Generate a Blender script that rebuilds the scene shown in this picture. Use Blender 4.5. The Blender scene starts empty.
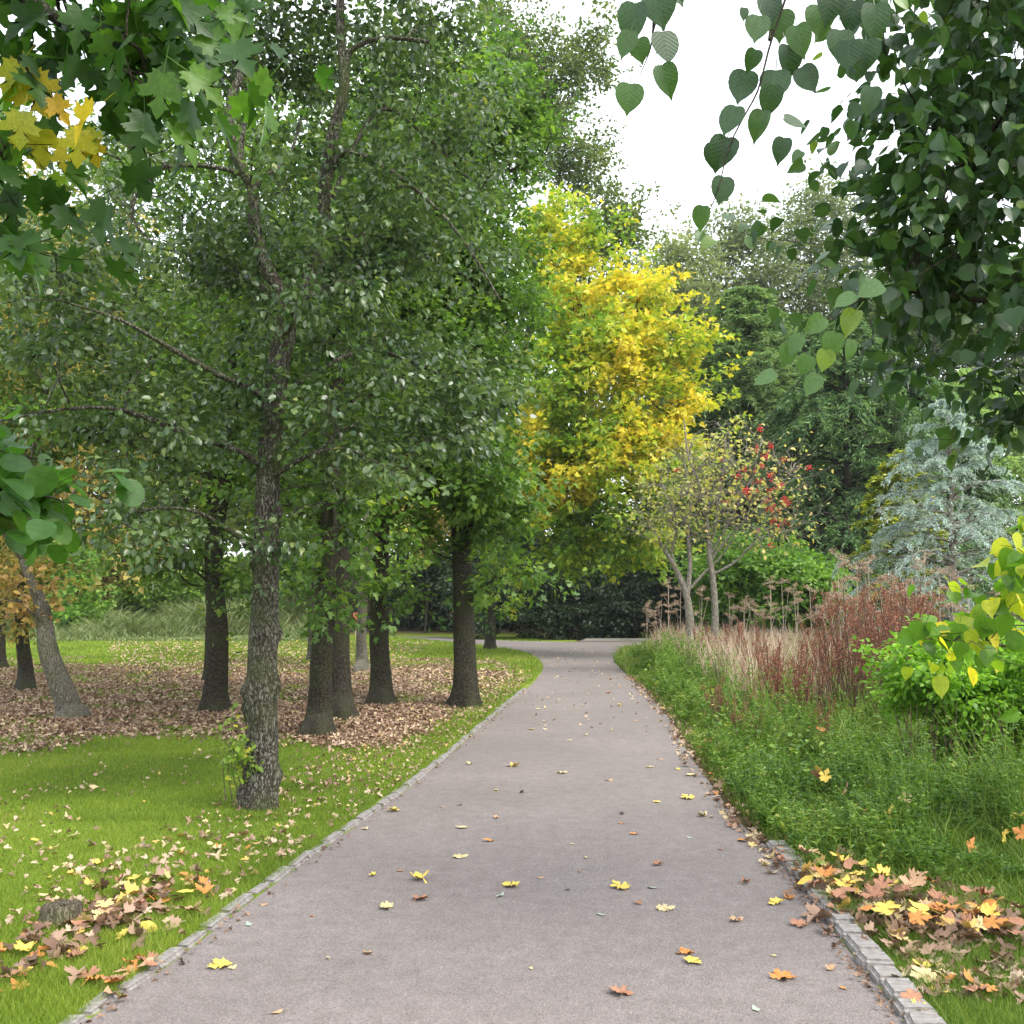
import bpy, math, random, zlib
import numpy as np
from mathutils import Vector

SEED = 7
random.seed(SEED)
rng = np.random.default_rng(SEED)
PI = math.pi
scene = bpy.context.scene
col = scene.collection
F = 1000.0            # focal length in pixels of a 1024 px frame
CAMZ = 1.6
PITCH = math.atan(90 / F)
cp, sp = math.cos(PITCH), math.sin(PITCH)

# ------------------------------------------------------------------ measuring
def ray(px, py):
    x = (px - 512) / F
    z = (512 - py) / F
    return np.array([x, cp - z * sp, sp + z * cp])

def at(px, py, Y):
    d = ray(px, py)
    return np.array([0, 0, CAMZ]) + d * (Y / d[1])

def ground(px, py, z=0.0):
    d = ray(px, py)
    return np.array([0, 0, CAMZ]) + d * ((z - CAMZ) / d[2])

# ------------------------------------------------------------------ value noise
_tab = rng.random((256, 256))
def vnoise(x, y):
    xi = np.floor(x).astype(int); yi = np.floor(y).astype(int)
    fx = x - xi; fy = y - yi
    fx = fx * fx * (3 - 2 * fx); fy = fy * fy * (3 - 2 * fy)
    a = _tab[xi % 256, yi % 256]; b = _tab[(xi + 1) % 256, yi % 256]
    c = _tab[xi % 256, (yi + 1) % 256]; d = _tab[(xi + 1) % 256, (yi + 1) % 256]
    return (a * (1 - fx) + b * fx) * (1 - fy) + (c * (1 - fx) + d * fx) * fy

def fnoise(x, y, o=3):
    s = 0; w = 0
    for i in range(o):
        s = s + vnoise(x * 2 ** i + 17 * i, y * 2 ** i + 31 * i) / 2 ** i; w += 1 / 2 ** i
    return s / w

def sstep(a, b, x):
    t = np.clip((x - a) / (b - a), 0, 1)
    return t * t * (3 - 2 * t)

# ------------------------------------------------------------------ materials
def newmat(name):
    m = bpy.data.materials.new(name); m.use_nodes = True
    nt = m.node_tree
    for n in list(nt.nodes): nt.nodes.remove(n)
    out = nt.nodes.new('ShaderNodeOutputMaterial')
    return m, nt, out

def ramp_node(nt, stops):
    r = nt.nodes.new('ShaderNodeValToRGB')
    el = r.color_ramp.elements
    while len(el) > 1: el.remove(el[-1])
    el[0].position = stops[0][0]; el[0].color = (*stops[0][1], 1)
    for p, c in stops[1:]:
        e = el.new(p); e.color = (*c, 1)
    return r

def leaf_mat(name, stops, trans=0.35, rough=0.5, spec=0.4, tgain=1.5, veins=False, palmate=False):
    m, nt, out = newmat(name)
    L = nt.links.new
    a = nt.nodes.new('ShaderNodeAttribute'); a.attribute_name = 'rnd'
    r = ramp_node(nt, stops)
    L(a.outputs['Fac'], r.inputs['Fac'])
    p = nt.nodes.new('ShaderNodeBsdfPrincipled')
    p.inputs['Roughness'].default_value = rough
    p.inputs['Specular IOR Level'].default_value = spec
    colour = r.outputs['Color']
    if veins:
        uv = nt.nodes.new('ShaderNodeAttribute'); uv.attribute_name = 'luv'
        sep = nt.nodes.new('ShaderNodeSeparateXYZ'); L(uv.outputs['Vector'], sep.inputs[0])
        ab = nt.nodes.new('ShaderNodeMath'); ab.operation = 'ABSOLUTE'; L(sep.outputs['Y'], ab.inputs[0])
        # side veins: lines of constant (u - 0.8|v|)
        m1 = nt.nodes.new('ShaderNodeMath'); m1.operation = 'MULTIPLY_ADD'
        L(ab.outputs[0], m1.inputs[0]); m1.inputs[1].default_value = -0.8; L(sep.outputs['X'], m1.inputs[2])
        if palmate:
            m1 = nt.nodes.new('ShaderNodeMath'); m1.operation = 'ARCTAN2'; L(ab.outputs[0], m1.inputs[0]); L(sep.outputs['X'], m1.inputs[1])
        m2 = nt.nodes.new('ShaderNodeMath'); m2.operation = 'MULTIPLY'; L(m1.outputs[0], m2.inputs[0]); m2.inputs[1].default_value = 4.2 if palmate else 24
        m3 = nt.nodes.new('ShaderNodeMath'); m3.operation = 'SINE'; L(m2.outputs[0], m3.inputs[0])
        m4 = nt.nodes.new('ShaderNodeMath'); m4.operation = 'POWER'
        m5 = nt.nodes.new('ShaderNodeMath'); m5.operation = 'ABSOLUTE'; L(m3.outputs[0], m5.inputs[0])
        L(m5.outputs[0], m4.inputs[0]); m4.inputs[1].default_value = 40 if palmate else 14
        mr = nt.nodes.new('ShaderNodeMapRange'); L(ab.outputs[0], mr.inputs['Value'])
        mr.inputs['From Min'].default_value = 0; mr.inputs['From Max'].default_value = 0.02
        mr.inputs['To Min'].default_value = 1; mr.inputs['To Max'].default_value = 0
        mx = nt.nodes.new('ShaderNodeMath'); mx.operation = 'MAXIMUM'
        L(mr.outputs[0], mx.inputs[0]); L(m4.outputs[0], mx.inputs[1])
        bp = nt.nodes.new('ShaderNodeBump'); bp.inputs['Strength'].default_value = 0.22
        bp.inputs['Distance'].default_value = 0.002
        L(mx.outputs[0], bp.inputs['Height']); L(bp.outputs[0], p.inputs['Normal'])
        nz = nt.nodes.new('ShaderNodeTexNoise'); nz.inputs['Scale'].default_value = 45
        mm = nt.nodes.new('ShaderNodeMath'); mm.operation = 'MULTIPLY_ADD'
        L(nz.outputs['Fac'], mm.inputs[0]); mm.inputs[1].default_value = 0.9; mm.inputs[2].default_value = 0.55
        v4 = nt.nodes.new('ShaderNodeMath'); v4.operation = 'MULTIPLY_ADD'
        L(mx.outputs[0], v4.inputs[0]); v4.inputs[1].default_value = 0.1; L(mm.outputs[0], v4.inputs[2])
        vm = nt.nodes.new('ShaderNodeVectorMath'); vm.operation = 'SCALE'
        L(r.outputs['Color'], vm.inputs[0]); L(v4.outputs[0], vm.inputs['Scale'])
        colour = vm.outputs[0]
    L(colour, p.inputs['Base Color'])
    if trans > 0:
        t = nt.nodes.new('ShaderNodeBsdfTranslucent')
        g = nt.nodes.new('ShaderNodeVectorMath'); g.operation = 'MULTIPLY'
        L(colour, g.inputs[0]); g.inputs[1].default_value = (tgain * 1.1, tgain * 1.15, tgain * 0.6)
        L(g.outputs[0], t.inputs['Color'])
        mix = nt.nodes.new('ShaderNodeMixShader'); mix.inputs[0].default_value = trans
        L(p.outputs[0], mix.inputs[1]); L(t.outputs[0], mix.inputs[2])
        L(mix.outputs[0], out.inputs[0])
    else:
        L(p.outputs[0], out.inputs[0])
    return m

def bark_mat(name, dark, light, moss, moss_amt=0.45, scale=1.0, bump=1.0, stretch=0.35):
    m, nt, out = newmat(name); L = nt.links.new
    tc = nt.nodes.new('ShaderNodeTexCoord')
    mp = nt.nodes.new('ShaderNodeMapping'); mp.inputs['Scale'].default_value = (scale, scale, scale * stretch)
    L(tc.outputs['Object'], mp.inputs[0])
    n0 = nt.nodes.new('ShaderNodeTexNoise'); n0.inputs['Scale'].default_value = 9; n0.inputs['Detail'].default_value = 6
    L(mp.outputs[0], n0.inputs['Vector'])
    va = nt.nodes.new('ShaderNodeVectorMath'); va.operation = 'MULTIPLY_ADD'
    L(n0.outputs['Color'], va.inputs[0]); va.inputs[1].default_value = (.3, .3, .3); L(mp.outputs[0], va.inputs[2])
    v = nt.nodes.new('ShaderNodeTexVoronoi'); v.feature = 'DISTANCE_TO_EDGE'; v.inputs['Scale'].default_value = 26
    L(va.outputs[0], v.inputs['Vector'])
    n1 = nt.nodes.new('ShaderNodeTexNoise'); n1.inputs['Scale'].default_value = 40; n1.inputs['Detail'].default_value = 8
    n1.inputs['Roughness'].default_value = .7
    L(mp.outputs[0], n1.inputs['Vector'])
    hr = nt.nodes.new('ShaderNodeMath'); hr.operation = 'MULTIPLY_ADD'
    mr = nt.nodes.new('ShaderNodeMapRange'); L(v.outputs['Distance'], mr.inputs['Value'])
    mr.inputs['From Max'].default_value = 0.22
    L(mr.outputs[0], hr.inputs[0]); hr.inputs[1].default_value = .26; L(n1.outputs['Fac'], hr.inputs[2])
    r = ramp_node(nt, [(0.38, tuple(c * .35 for c in dark)), (0.62, dark), (.76, tuple((a + b) / 2 for a, b in zip(dark, light))), (.88, light)])
    L(hr.outputs[0], r.inputs['Fac'])
    n2 = nt.nodes.new('ShaderNodeTexNoise'); n2.inputs['Scale'].default_value = 3.2; n2.inputs['Detail'].default_value = 5
    L(tc.outputs['Object'], n2.inputs['Vector'])
    mr2 = nt.nodes.new('ShaderNodeMapRange'); L(n2.outputs['Fac'], mr2.inputs['Value'])
    mr2.inputs['From Min'].default_value = .45; mr2.inputs['From Max'].default_value = .7; mr2.inputs['To Max'].default_value = moss_amt
    mix = nt.nodes.new('ShaderNodeMix'); mix.data_type = 'RGBA'
    L(mr2.outputs[0], mix.inputs['Factor']); L(r.outputs['Color'], mix.inputs['A']); mix.inputs['B'].default_value = (*moss, 1)
    p = nt.nodes.new('ShaderNodeBsdfPrincipled'); p.inputs['Roughness'].default_value = .9
    p.inputs['Specular IOR Level'].default_value = .15
    L(mix.outputs['Result'], p.inputs['Base Color'])
    b = nt.nodes.new('ShaderNodeBump'); b.inputs['Strength'].default_value = min(1, bump); b.inputs['Distance'].default_value = .02
    L(hr.outputs[0], b.inputs['Height']); L(b.outputs[0], p.inputs['Normal'])
    L(p.outputs[0], out.inputs[0])
    return m

def simple_mat(name, c1, c2, scale=20, rough=.8, bump=.3, dist=.005, spec=.3):
    m, nt, out = newmat(name); L = nt.links.new
    tc = nt.nodes.new('ShaderNodeTexCoord')
    n = nt.nodes.new('ShaderNodeTexNoise'); n.inputs['Scale'].default_value = scale; n.inputs['Detail'].default_value = 7
    L(tc.outputs['Object'], n.inputs['Vector'])
    r = ramp_node(nt, [(.3, c1), (.7, c2)]); L(n.outputs['Fac'], r.inputs['Fac'])
    p = nt.nodes.new('ShaderNodeBsdfPrincipled'); p.inputs['Roughness'].default_value = rough
    p.inputs['Specular IOR Level'].default_value = spec
    L(r.outputs['Color'], p.inputs['Base Color'])
    b = nt.nodes.new('ShaderNodeBump'); b.inputs['Strength'].default_value = bump; b.inputs['Distance'].default_value = dist
    L(n.outputs['Fac'], b.inputs['Height']); L(b.outputs[0], p.inputs['Normal'])
    L(p.outputs[0], out.inputs[0])
    return m

# ------------------------------------------------------------------ mesh + object helpers
def mesh_np(name, V, tris=None, quads=None, rnd=None, luv=None, smooth=False, matidx=None):
    V = np.asarray(V, dtype=np.float32).reshape(-1, 3)
    parts = []; sizes = []
    if tris is not None and len(tris): parts.append(np.asarray(tris, dtype=np.int32).reshape(-1)); sizes += [3] * (len(parts[-1]) // 3)
    if quads is not None and len(quads): parts.append(np.asarray(quads, dtype=np.int32).reshape(-1)); sizes += [4] * (len(parts[-1]) // 4)
    li = np.concatenate(parts); sizes = np.array(sizes, dtype=np.int32)
    me = bpy.data.meshes.new(name)
    me.vertices.add(len(V)); me.vertices.foreach_set('co', V.ravel())
    me.loops.add(len(li)); me.loops.foreach_set('vertex_index', li)
    me.polygons.add(len(sizes))
    st = np.concatenate([[0], np.cumsum(sizes)[:-1]]).astype(np.int32)
    me.polygons.foreach_set('loop_start', st)
    if smooth: me.polygons.foreach_set('use_smooth', np.ones(len(sizes), dtype=bool))
    if matidx is not None: me.polygons.foreach_set('material_index', np.asarray(matidx, dtype=np.int32))
    if rnd is not None:
        a = me.attributes.new('rnd', 'FLOAT', 'POINT'); a.data.foreach_set('value', np.asarray(rnd, dtype=np.float32))
    if luv is not None:
        a = me.attributes.new('luv', 'FLOAT_VECTOR', 'POINT'); a.data.foreach_set('vector', np.asarray(luv, dtype=np.float32).ravel())
    me.update(calc_edges=True); me.validate()
    return me

def obj(name, me, mats, parent=None, label=None, cat=None, group=None, kind=None, loc=None):
    o = bpy.data.objects.new(name, me); col.objects.link(o)
    if me is not None:
        for m in (mats if isinstance(mats, (list, tuple)) else [mats]):
            if m is not None and len(me.materials) < (len(mats) if isinstance(mats, (list, tuple)) else 1): me.materials.append(m)
    if parent is not None: o.parent = parent
    if loc is not None: o.location = loc
    tag(o, label, cat, group, kind)
    return o

def tag(o, label=None, cat=None, group=None, kind=None):
    if label: o['label'] = label
    if cat: o['category'] = cat
    if group: o['group'] = group
    if kind: o['kind'] = kind
    return o

def empty(name, loc, label, cat, group=None):
    o = bpy.data.objects.new(name, None); col.objects.link(o); o.location = loc
    o.empty_display_size = .2
    return tag(o, label, cat, group)

def norm(a):
    return a / np.maximum(np.linalg.norm(a, axis=-1, keepdims=True), 1e-9)

# ------------------------------------------------------------------ leaf templates  (u along midrib, v sideways, w normal)
def T_kite():
    V = [(0, 0, 0), (1, 0, -.08), (.42, .36, .1), (.42, -.36, .1)]
    return np.array(V, float), np.array([(0, 3, 1), (0, 1, 2)])
def T_ovate():
    V = [(0, 0, 0), (.22, -.3, .06), (.62, -.3, .05), (1, 0, -.1), (.62, .3, .05), (.22, .3, .06), (.5, 0, -.02)]
    return np.array(V, float), np.array([(0, 1, 6), (1, 2, 6), (2, 3, 6), (3, 4, 6), (4, 5, 6), (5, 0, 6)])
def T_narrow():
    V = [(0, 0, 0), (.45, .11, .03), (.45, -.11, .03), (1, 0, -.1)]
    return np.array(V, float), np.array([(0, 2, 3), (0, 3, 1)])
def T_fan(right, cx=.35, fold=.1, droop=.12, curl=0.0):
    pts = list(right)
    left = [(u, -v) for u, v in right[1:-1]][::-1]
    pts = pts + left
    V = [(u, v, fold * abs(v) * 2 - droop * u * u + curl * (abs(v) ** 2 + (u - .4) ** 2)) for u, v in pts]
    V.append((cx, 0, -droop * cx * cx))
    n = len(pts); c = n
    return np.array(V, float), np.array([(i, (i + 1) % n, c) for i in range(n)])
MAPLE = [(0, 0), (-.1, -.12), (-.1, -.3), (.0, -.27), (.06, -.46), (.14, -.36), (.26, -.36), (.36, -.62), (.44, -.5), (.56, -.56), (.55, -.42), (.52, -.28), (.46, -.17),
         (.62, -.16), (.72, -.3), (.76, -.17), (.86, -.12), (1.0, 0)]
MAPLE_LOW = [(0, 0), (-.05, -.32), (.2, -.28), (.46, -.56), (.5, -.2), (.74, -.24), (1, 0)]
HEART = [(.0, 0), (-.035, -.1), (-.03, -.24), (.06, -.37), (.22, -.43), (.42, -.42), (.6, -.34), (.76, -.2), (.86, -.08), (1.0, 0)]
ROUND = [(0, 0), (.03, -.2), (.16, -.36), (.38, -.44), (.62, -.42), (.82, -.3), (.94, -.12), (.97, 0)]
def T_petiole(T, length=.45, w=.012):
    V, Fc = T
    n = len(V)
    extra = np.array([(0, w, 0), (0, -w, 0), (-length, -w * .8, -.06), (-length, w * .8, -.06)])
    return np.vstack([V, extra]), np.vstack([Fc, [(n, n + 1, n + 2), (n, n + 2, n + 3)]])

def leaves_arrays(pos, mid, nor, size, T, rnd):
    TV, TF = T
    pos = np.asarray(pos, float); N = len(pos)
    mid = norm(mid); side = norm(np.cross(nor, mid)); nn = np.cross(mid, side)
    s = np.asarray(size, float).reshape(-1, 1, 1) if np.ndim(size) else size
    V = pos[:, None, :] + s * (TV[None, :, 0:1] * mid[:, None, :] + TV[None, :, 1:2] * side[:, None, :] + TV[None, :, 2:3] * nn[:, None, :])
    k = len(TV)
    wv = (.8 + .35 * rng.random((N, 1, 1))); cv = (.2 + 2.2 * rng.random((N, 1, 1)))
    V = V + s * (TV[None, :, 1:2] * (wv - 1) * side[:, None, :] + TV[None, :, 2:3] * (cv - 1) * nn[:, None, :])
    Fc = (TF[None] + (np.arange(N) * k)[:, None, None]).reshape(-1, 3)
    return V.reshape(-1, 3), Fc, np.repeat(rnd, k), np.tile(TV, (N, 1))

def leaves_mesh(name, pos, mid, nor, size, T, rnd, luv=False):
    V, Fc, r, uv = leaves_arrays(pos, mid, nor, size, T, rnd)
    return mesh_np(name, V, tris=Fc, rnd=r, luv=uv if luv else None)

# ------------------------------------------------------------------ tubes
def tubes_arrays(paths, radii, sides):
    """paths (B,S,3), radii (B,S)"""
    paths = np.asarray(paths, float); radii = np.asarray(radii, float)
    B, S, _ = paths.shape
    t = np.gradient(paths, axis=1); t = norm(t)
    chord = norm(paths[:, -1] - paths[:, 0])
    ref = np.where(np.abs(chord[:, 2:3]) > .8, np.array([[1., 0, 0]]), np.array([[0, 0, 1.]]))
    a = norm(np.cross(t, ref[:, None, :])); b = np.cross(t, a)
    ang = np.linspace(0, 2 * PI, sides, endpoint=False)
    V = paths[:, :, None, :] + radii[:, :, None, None] * (np.cos(ang)[None, None, :, None] * a[:, :, None, :] + np.sin(ang)[None, None, :, None] * b[:, :, None, :])
    V = V.reshape(-1, 3)
    i = np.arange(sides); j = (i + 1) % sides
    q = []
    base = (np.arange(B)[:, None] * S + np.arange(S - 1)[None, :]).reshape(-1, 1) * sides
    Q = np.stack([base + i, base + j, base + j + sides, base + i + sides], axis=-1).reshape(-1, 4)
    return V, Q

def resample(P, R, n):
    """Catmull-Rom through control points"""
    P = np.asarray(P, float); R = np.asarray(R, float)
    m = len(P)
    PP = np.vstack([2 * P[0] - P[1], P, 2 * P[-1] - P[-2]])
    u = np.linspace(0, m - 1 - 1e-6, n); i = u.astype(int); f = (u - i)[:, None]
    p0, p1, p2, p3 = PP[i], PP[i + 1], PP[i + 2], PP[i + 3]
    out = .5 * ((2 * p1) + (-p0 + p2) * f + (2 * p0 - 5 * p1 + 4 * p2 - p3) * f ** 2 + (-p0 + 3 * p1 - 3 * p2 + p3) * f ** 3)
    r = R[i] * (1 - f[:, 0]) + R[np.minimum(i + 1, m - 1)] * f[:, 0]
    return out, r

def trunk_arrays(P, R, sides=14, rough=.05, flare=.6, seed=0, z0=0., ridges=5, knobs=()):
    """one gnarled tapered trunk with root flare"""
    S = len(P)
    t = norm(np.gradient(P, axis=0))
    a = norm(np.cross(t, np.array([0, 1., 0.05]))); b = np.cross(t, a)
    ang = np.linspace(0, 2 * PI, sides, endpoint=False)
    h = P[:, 2] - z0
    fl = flare * (.6 * np.exp(-np.maximum(h, 0) / .12) + .4 * np.exp(-np.maximum(h, 0) / .4))
    A, H = np.meshgrid(ang, np.arange(S))
    hh = h[H]
    n1 = fnoise(np.cos(A) * 1.3 + seed * 3.1 + 40, np.sin(A) * 1.3 + hh * 2.2 + 50, 3) - .5
    n2 = fnoise(np.cos(A) * 5 + seed * 1.7 + 40, np.sin(A) * 5 + hh * 9 + 50, 2) - .5
    lob = (np.cos(A * ridges + seed) * .35 + np.cos(A * (ridges - 2) + seed * 2.3) * .3 + .75)
    rr = R[:, None] * (1 + rough * 2.2 * n1 + rough * 1.2 * n2 + fl[:, None] * lob)
    for (kh, ka, kr, ks) in knobs:
        d2 = ((hh - kh) / ks) ** 2 + (np.angle(np.exp(1j * (A - ka))) * R[:, None] / ks) ** 2
        rr = rr + kr * np.exp(-d2) * (1 + 1.4 * n2)
    V = P[:, None, :] + rr[:, :, None] * (np.cos(A)[:, :, None] * a[:, None, :] + np.sin(A)[:, :, None] * b[:, None, :])
    i = np.arange(sides); j = (i + 1) % sides
    base = np.arange(S - 1)[:, None] * sides
    Q = np.stack([base + i, base + j, base + j + sides, base + i + sides], axis=-1).reshape(-1, 4)
    return V.reshape(-1, 3), Q

def join_arrays(lst):
    Vs, Qs, off = [], [], 0
    for V, Q in lst:
        Vs.append(V); Qs.append(Q + off); off += len(V)
    return np.vstack(Vs), np.vstack(Qs)

# ------------------------------------------------------------------ crowns
def blob_points(blobs, n, shell=.5):
    w = np.array([b[-1] for b in blobs], float)
    vol = np.array([b[3] * b[4] * b[5] for b in blobs], float)
    pr = w * vol ** .75; pr /= pr.sum()
    k = rng.choice(len(blobs), n, p=pr)
    B = np.array([b[:6] for b in blobs], float)[k]
    d = norm(rng.normal(size=(n, 3)))
    r = rng.random(n) ** shell
    r *= .82 + .36 * rng.random(n)
    return B[:, :3] + d * r[:, None] * B[:, 3:6]

def pxb(px, py, Y, rx, ry, rY, w=1.):
    """ellipsoid measured on the photo: centre, half sizes in px at that depth, half depth in metres"""
    c = at(px, py, Y)
    return (c[0], c[1], c[2], rx * Y / F, rY, ry * Y / F, w)

def attach(nodesP, nodesR, T, up=.8):
    D = T[:, None, :] - nodesP[None]
    d = np.linalg.norm(D, axis=2)
    cost = d + up * np.maximum(0, .35 * np.hypot(D[..., 0], D[..., 1]) - D[..., 2])
    return np.argmin(cost, axis=1)

def grow(nodesP, nodesR, T, S, rk, rmax, sag=0., bump=.14, wob=.05, up=.8, cull=None):
    """branches from the existing skeleton to targets T"""
    k = attach(nodesP, nodesR, T, up)
    p = nodesP[k]; pr = nodesR[k]
    L = np.linalg.norm(T - p, axis=1)
    keep = L > .03
    p, pr, L, T = p[keep], pr[keep], L[keep], T[keep]
    N = len(T)
    u = np.linspace(0, 1, S)[None, :, None]
    c = (p + T) / 2 + rng.normal(size=(N, 3)) * L[:, None] * .09
    c[:, 2] += L * (bump - sag)
    paths = (1 - u) ** 2 * p[:, None] + 2 * u * (1 - u) * c[:, None] + u ** 2 * T[:, None]
    wv = rng.normal(size=(N, S, 3)) * (L[:, None, None] * wob) * np.sin(u * PI)
    paths = paths + wv
    r0 = np.minimum(np.minimum(pr * .7, rmax), rk * L)
    rad = r0[:, None] * (1 - .72 * np.linspace(0, 1, S)[None])
    return paths, rad

def limb_nodes(P, R):
    return np.asarray(P), np.asarray(R)

def make_tree(name, label, cat, base, trunks, blobs, n=(12, 90, 700), lpt=20, leaf=.08, T=None, mat=None, bark=None,
              group=None, bias=None, shell=.5, twig=(.25, .5), hang=.3, spread=.5, sides=14, flare=.6, rough=.05, knobs=(),
              rmax=(.06, .02, .006), tsides=3, luv=False, sag=(0, 0, .05), extras=None, rings=60, up=.8, nbranchstart=.25, flat=.6, berries=None,
              clump=.72, crown_name='crown', zmin=None, ymax=None, scale_r=1.0, branch_mat=None):
    base = np.asarray(base, float)
    root = empty(name, tuple(base), label, cat, group)
    arr = []; NP = []; NR = []
    for ti, (P, R) in enumerate(trunks):
        P = np.asarray(P, float); R = np.asarray(R, float)
        PP, RR = resample(P, R, rings if ti == 0 else max(20, rings // 3))
        arr.append(trunk_arrays(PP - base, RR, sides if ti == 0 else max(8, sides // 2), rough, flare if ti == 0 else 0, seed=zlib.crc32(name.encode()) % 7 + ti, z0=0 if ti == 0 else -9, knobs=knobs if ti == 0 else ()))
        s = int(len(PP) * nbranchstart) if ti == 0 else 2
        NP.append(PP[s:]); NR.append(RR[s:])
    V, Q = join_arrays(arr)
    tr = obj('trunk', mesh_np(name + '_trunk', V, quads=Q, smooth=True), bark, root)
    NPs = np.vstack(NP); NRs = np.concatenate(NR)
    br = []
    cfg = [(6 if n[0] < 40 else 5, 9, .035), (4, 6, .02), (3, 4, .012)]
    lastpaths = None
    rks = (.03, .018, .011)
    for lv in range(3):
        if n[lv] <= 0: continue
        Tt = blob_points(blobs, n[lv], shell if lv else .7)
        if zmin is not None: Tt = Tt[Tt[:, 2] > zmin]
        if lv == 2 and clump > 0:
            srcn = NPs[-min(len(NPs), n[1] * 5 + n[0] * 4):]
            kk = rng.choice(len(srcn), int(n[2] * clump))
            Tc = srcn[kk] + rng.normal(size=(len(kk), 3)) * twig[1] * np.array([.75, .75, .5])
            Tt = np.vstack([Tt[:n[2] - len(kk)], Tc])
            if zmin is not None: Tt = Tt[Tt[:, 2] > zmin]
        if len(NPs) > 2600:
            idx = rng.choice(len(NPs), 2600, replace=False); A, B = NPs[idx], NRs[idx]
        else: A, B = NPs, NRs
        S = (9, 7, 4)[lv]
        if lv == 2:
            # twigs: end points close to the nearest branch, not stretched across the crown
            k = attach(A, B, Tt, up)
            L = np.linalg.norm(Tt - A[k], axis=1)
            lim = twig[1] * 2.4
            f = np.minimum(1, lim / np.maximum(L, 1e-6))
            # shift whole twig outwards when far: keep target, start point on the way
            paths, rad = grow(A, B, Tt, S, rks[lv], rmax[lv], sag=sag[lv], wob=.06, up=up)
        else:
            paths, rad = grow(A, B, Tt, S, rks[lv], rmax[lv], sag=sag[lv], wob=.04, up=up)
        rad = np.maximum(rad, (.006, .003, .0014)[lv] * scale_r)
        br.append(tubes_arrays(paths - base, rad, (7, 5, tsides)[lv]))
        NPs = np.vstack([NPs, paths[:, 2:].reshape(-1, 3)]); NRs = np.concatenate([NRs, rad[:, 2:].reshape(-1)])
        lastpaths = paths
    if br:
        V, Q = join_arrays(br)
        obj('branches', mesh_np(name + '_branches', V, quads=Q, smooth=True), branch_mat or bark, root)
    # leaves along the last level
    if lpt > 0:
        Np = len(lastpaths)
        M = Np * lpt
        pi = np.repeat(np.arange(Np), lpt)
        u = rng.random(M) ** .6
        S = lastpaths.shape[1]
        fi = u * (S - 1); i0 = np.minimum(fi.astype(int), S - 2); f = (fi - i0)[:, None]
        pos = lastpaths[pi, i0] * (1 - f) + lastpaths[pi, i0 + 1] * f
        tdir = norm(lastpaths[:, -1] - lastpaths[:, 0])[pi]
        # only the outer part of long twigs is leafy
        Lw = np.linalg.norm(lastpaths[:, -1] - lastpaths[:, 0], axis=1)[pi]
        back = np.minimum(Lw, twig[1]) * (1 - u)
        endp = lastpaths[pi, -1]
        near = endp - tdir * back[:, None]
        pos = np.where((Lw > twig[1])[:, None], near, pos)
        off = rng.normal(size=(M, 3)) * leaf * spread * 1.6
        off[:, 2] *= flat
        pos = pos + off
        if zmin is not None:
            ok = pos[:, 2] > zmin - .25
            pos, tdir, off = pos[ok], tdir[ok], off[ok]; M = len(pos)
        mid = norm(tdir * .5 + norm(off) * .7 + rng.normal(size=(M, 3)) * .35 + np.array([0, 0, -hang]))
        nor = norm(np.array([0, 0, 1.]) * .9 + rng.normal(size=(M, 3)) * .55)
        size = leaf * (.65 + .6 * rng.random(M))
        rnd = (.45 * rng.random(Np)[pi] + .55 * rng.random(len(pi))) * .999
        if zmin is not None: rnd = rnd[ok]
        # twig-level colour drift
        if bias is not None: rnd = np.clip(bias(pos, rnd), 0, .999)
        me = leaves_mesh(name + '_' + crown_name, pos - base, mid, nor, size, T, rnd, luv=luv)
        obj(crown_name, me, mat, root)
    return root, (NPs, lastpaths)

# ------------------------------------------------------------------ palette
G = {}
G['alder'] = leaf_mat('alder_leaf', [(0, (.018, .04, .015)), (.35, (.048, .09, .03)), (.7, (.095, .15, .052)), (.92, (.17, .23, .085)), (.98, (.28, .29, .08)), (1, (.45, .38, .06))], .34, .3, .6)
G['maple_dark'] = leaf_mat('sycamore_leaf', [(0, (.03, .07, .014)), (.45, (.075, .15, .026)), (.8, (.14, .235, .036)), (.96, (.26, .33, .04)), (1, (.5, .44, .05))], .45, .45, .4)  # greens brightened so crowns behind the alder look backlit
G['lime_mid'] = leaf_mat('lime_leaf_midgreen', [(0, (.045, .1, .018)), (.5, (.11, .2, .03)), (.88, (.2, .31, .04)), (1, (.48, .44, .05))], .42, .45, .35)  # brightness of backlit leaves put into the base colours
G['yellow'] = leaf_mat('maple_leaf_yellow', [(0, (.06, .14, .022)), (.3, (.14, .25, .03)), (.5, (.27, .37, .035)), (.7, (.5, .47, .045)), (.95, (.72, .54, .06)), (1, (.64, .36, .05))], .4, .5, .3, 1.3)
G['grey'] = leaf_mat('far_crown_leaf', [(0, (.09, .12, .06)), (.5, (.15, .19, .09)), (.85, (.24, .27, .12)), (1, (.36, .34, .13))], .4, .6, .3)  # leaf colours lightened to suggest distance haze and sky glare
G['olive'] = leaf_mat('olive_crown_leaf', [(0, (.05, .085, .028)), (.6, (.11, .16, .05)), (1, (.24, .25, .07))], .35, .55, .3)
G['orange'] = leaf_mat('beech_leaf_rusty', [(0, (.08, .08, .03)), (.35, (.16, .13, .045)), (.7, (.32, .2, .07)), (1, (.46, .3, .09))], .35, .55, .3, 1.2)
G['rust'] = leaf_mat('turning_beech_leaf', [(0, (.05, .1, .025)), (.38, (.12, .18, .04)), (.45, (.22, .14, .05)), (.75, (.36, .22, .08)), (1, (.5, .34, .1))], .35, .55, .3, 1.2)
G['ochre'] = leaf_mat('autumn_leaf_ochre', [(0, (.1, .13, .03)), (.4, (.26, .24, .06)), (.7, (.46, .36, .1)), (1, (.6, .46, .14))], .38, .55, .3, 1.2)
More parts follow.
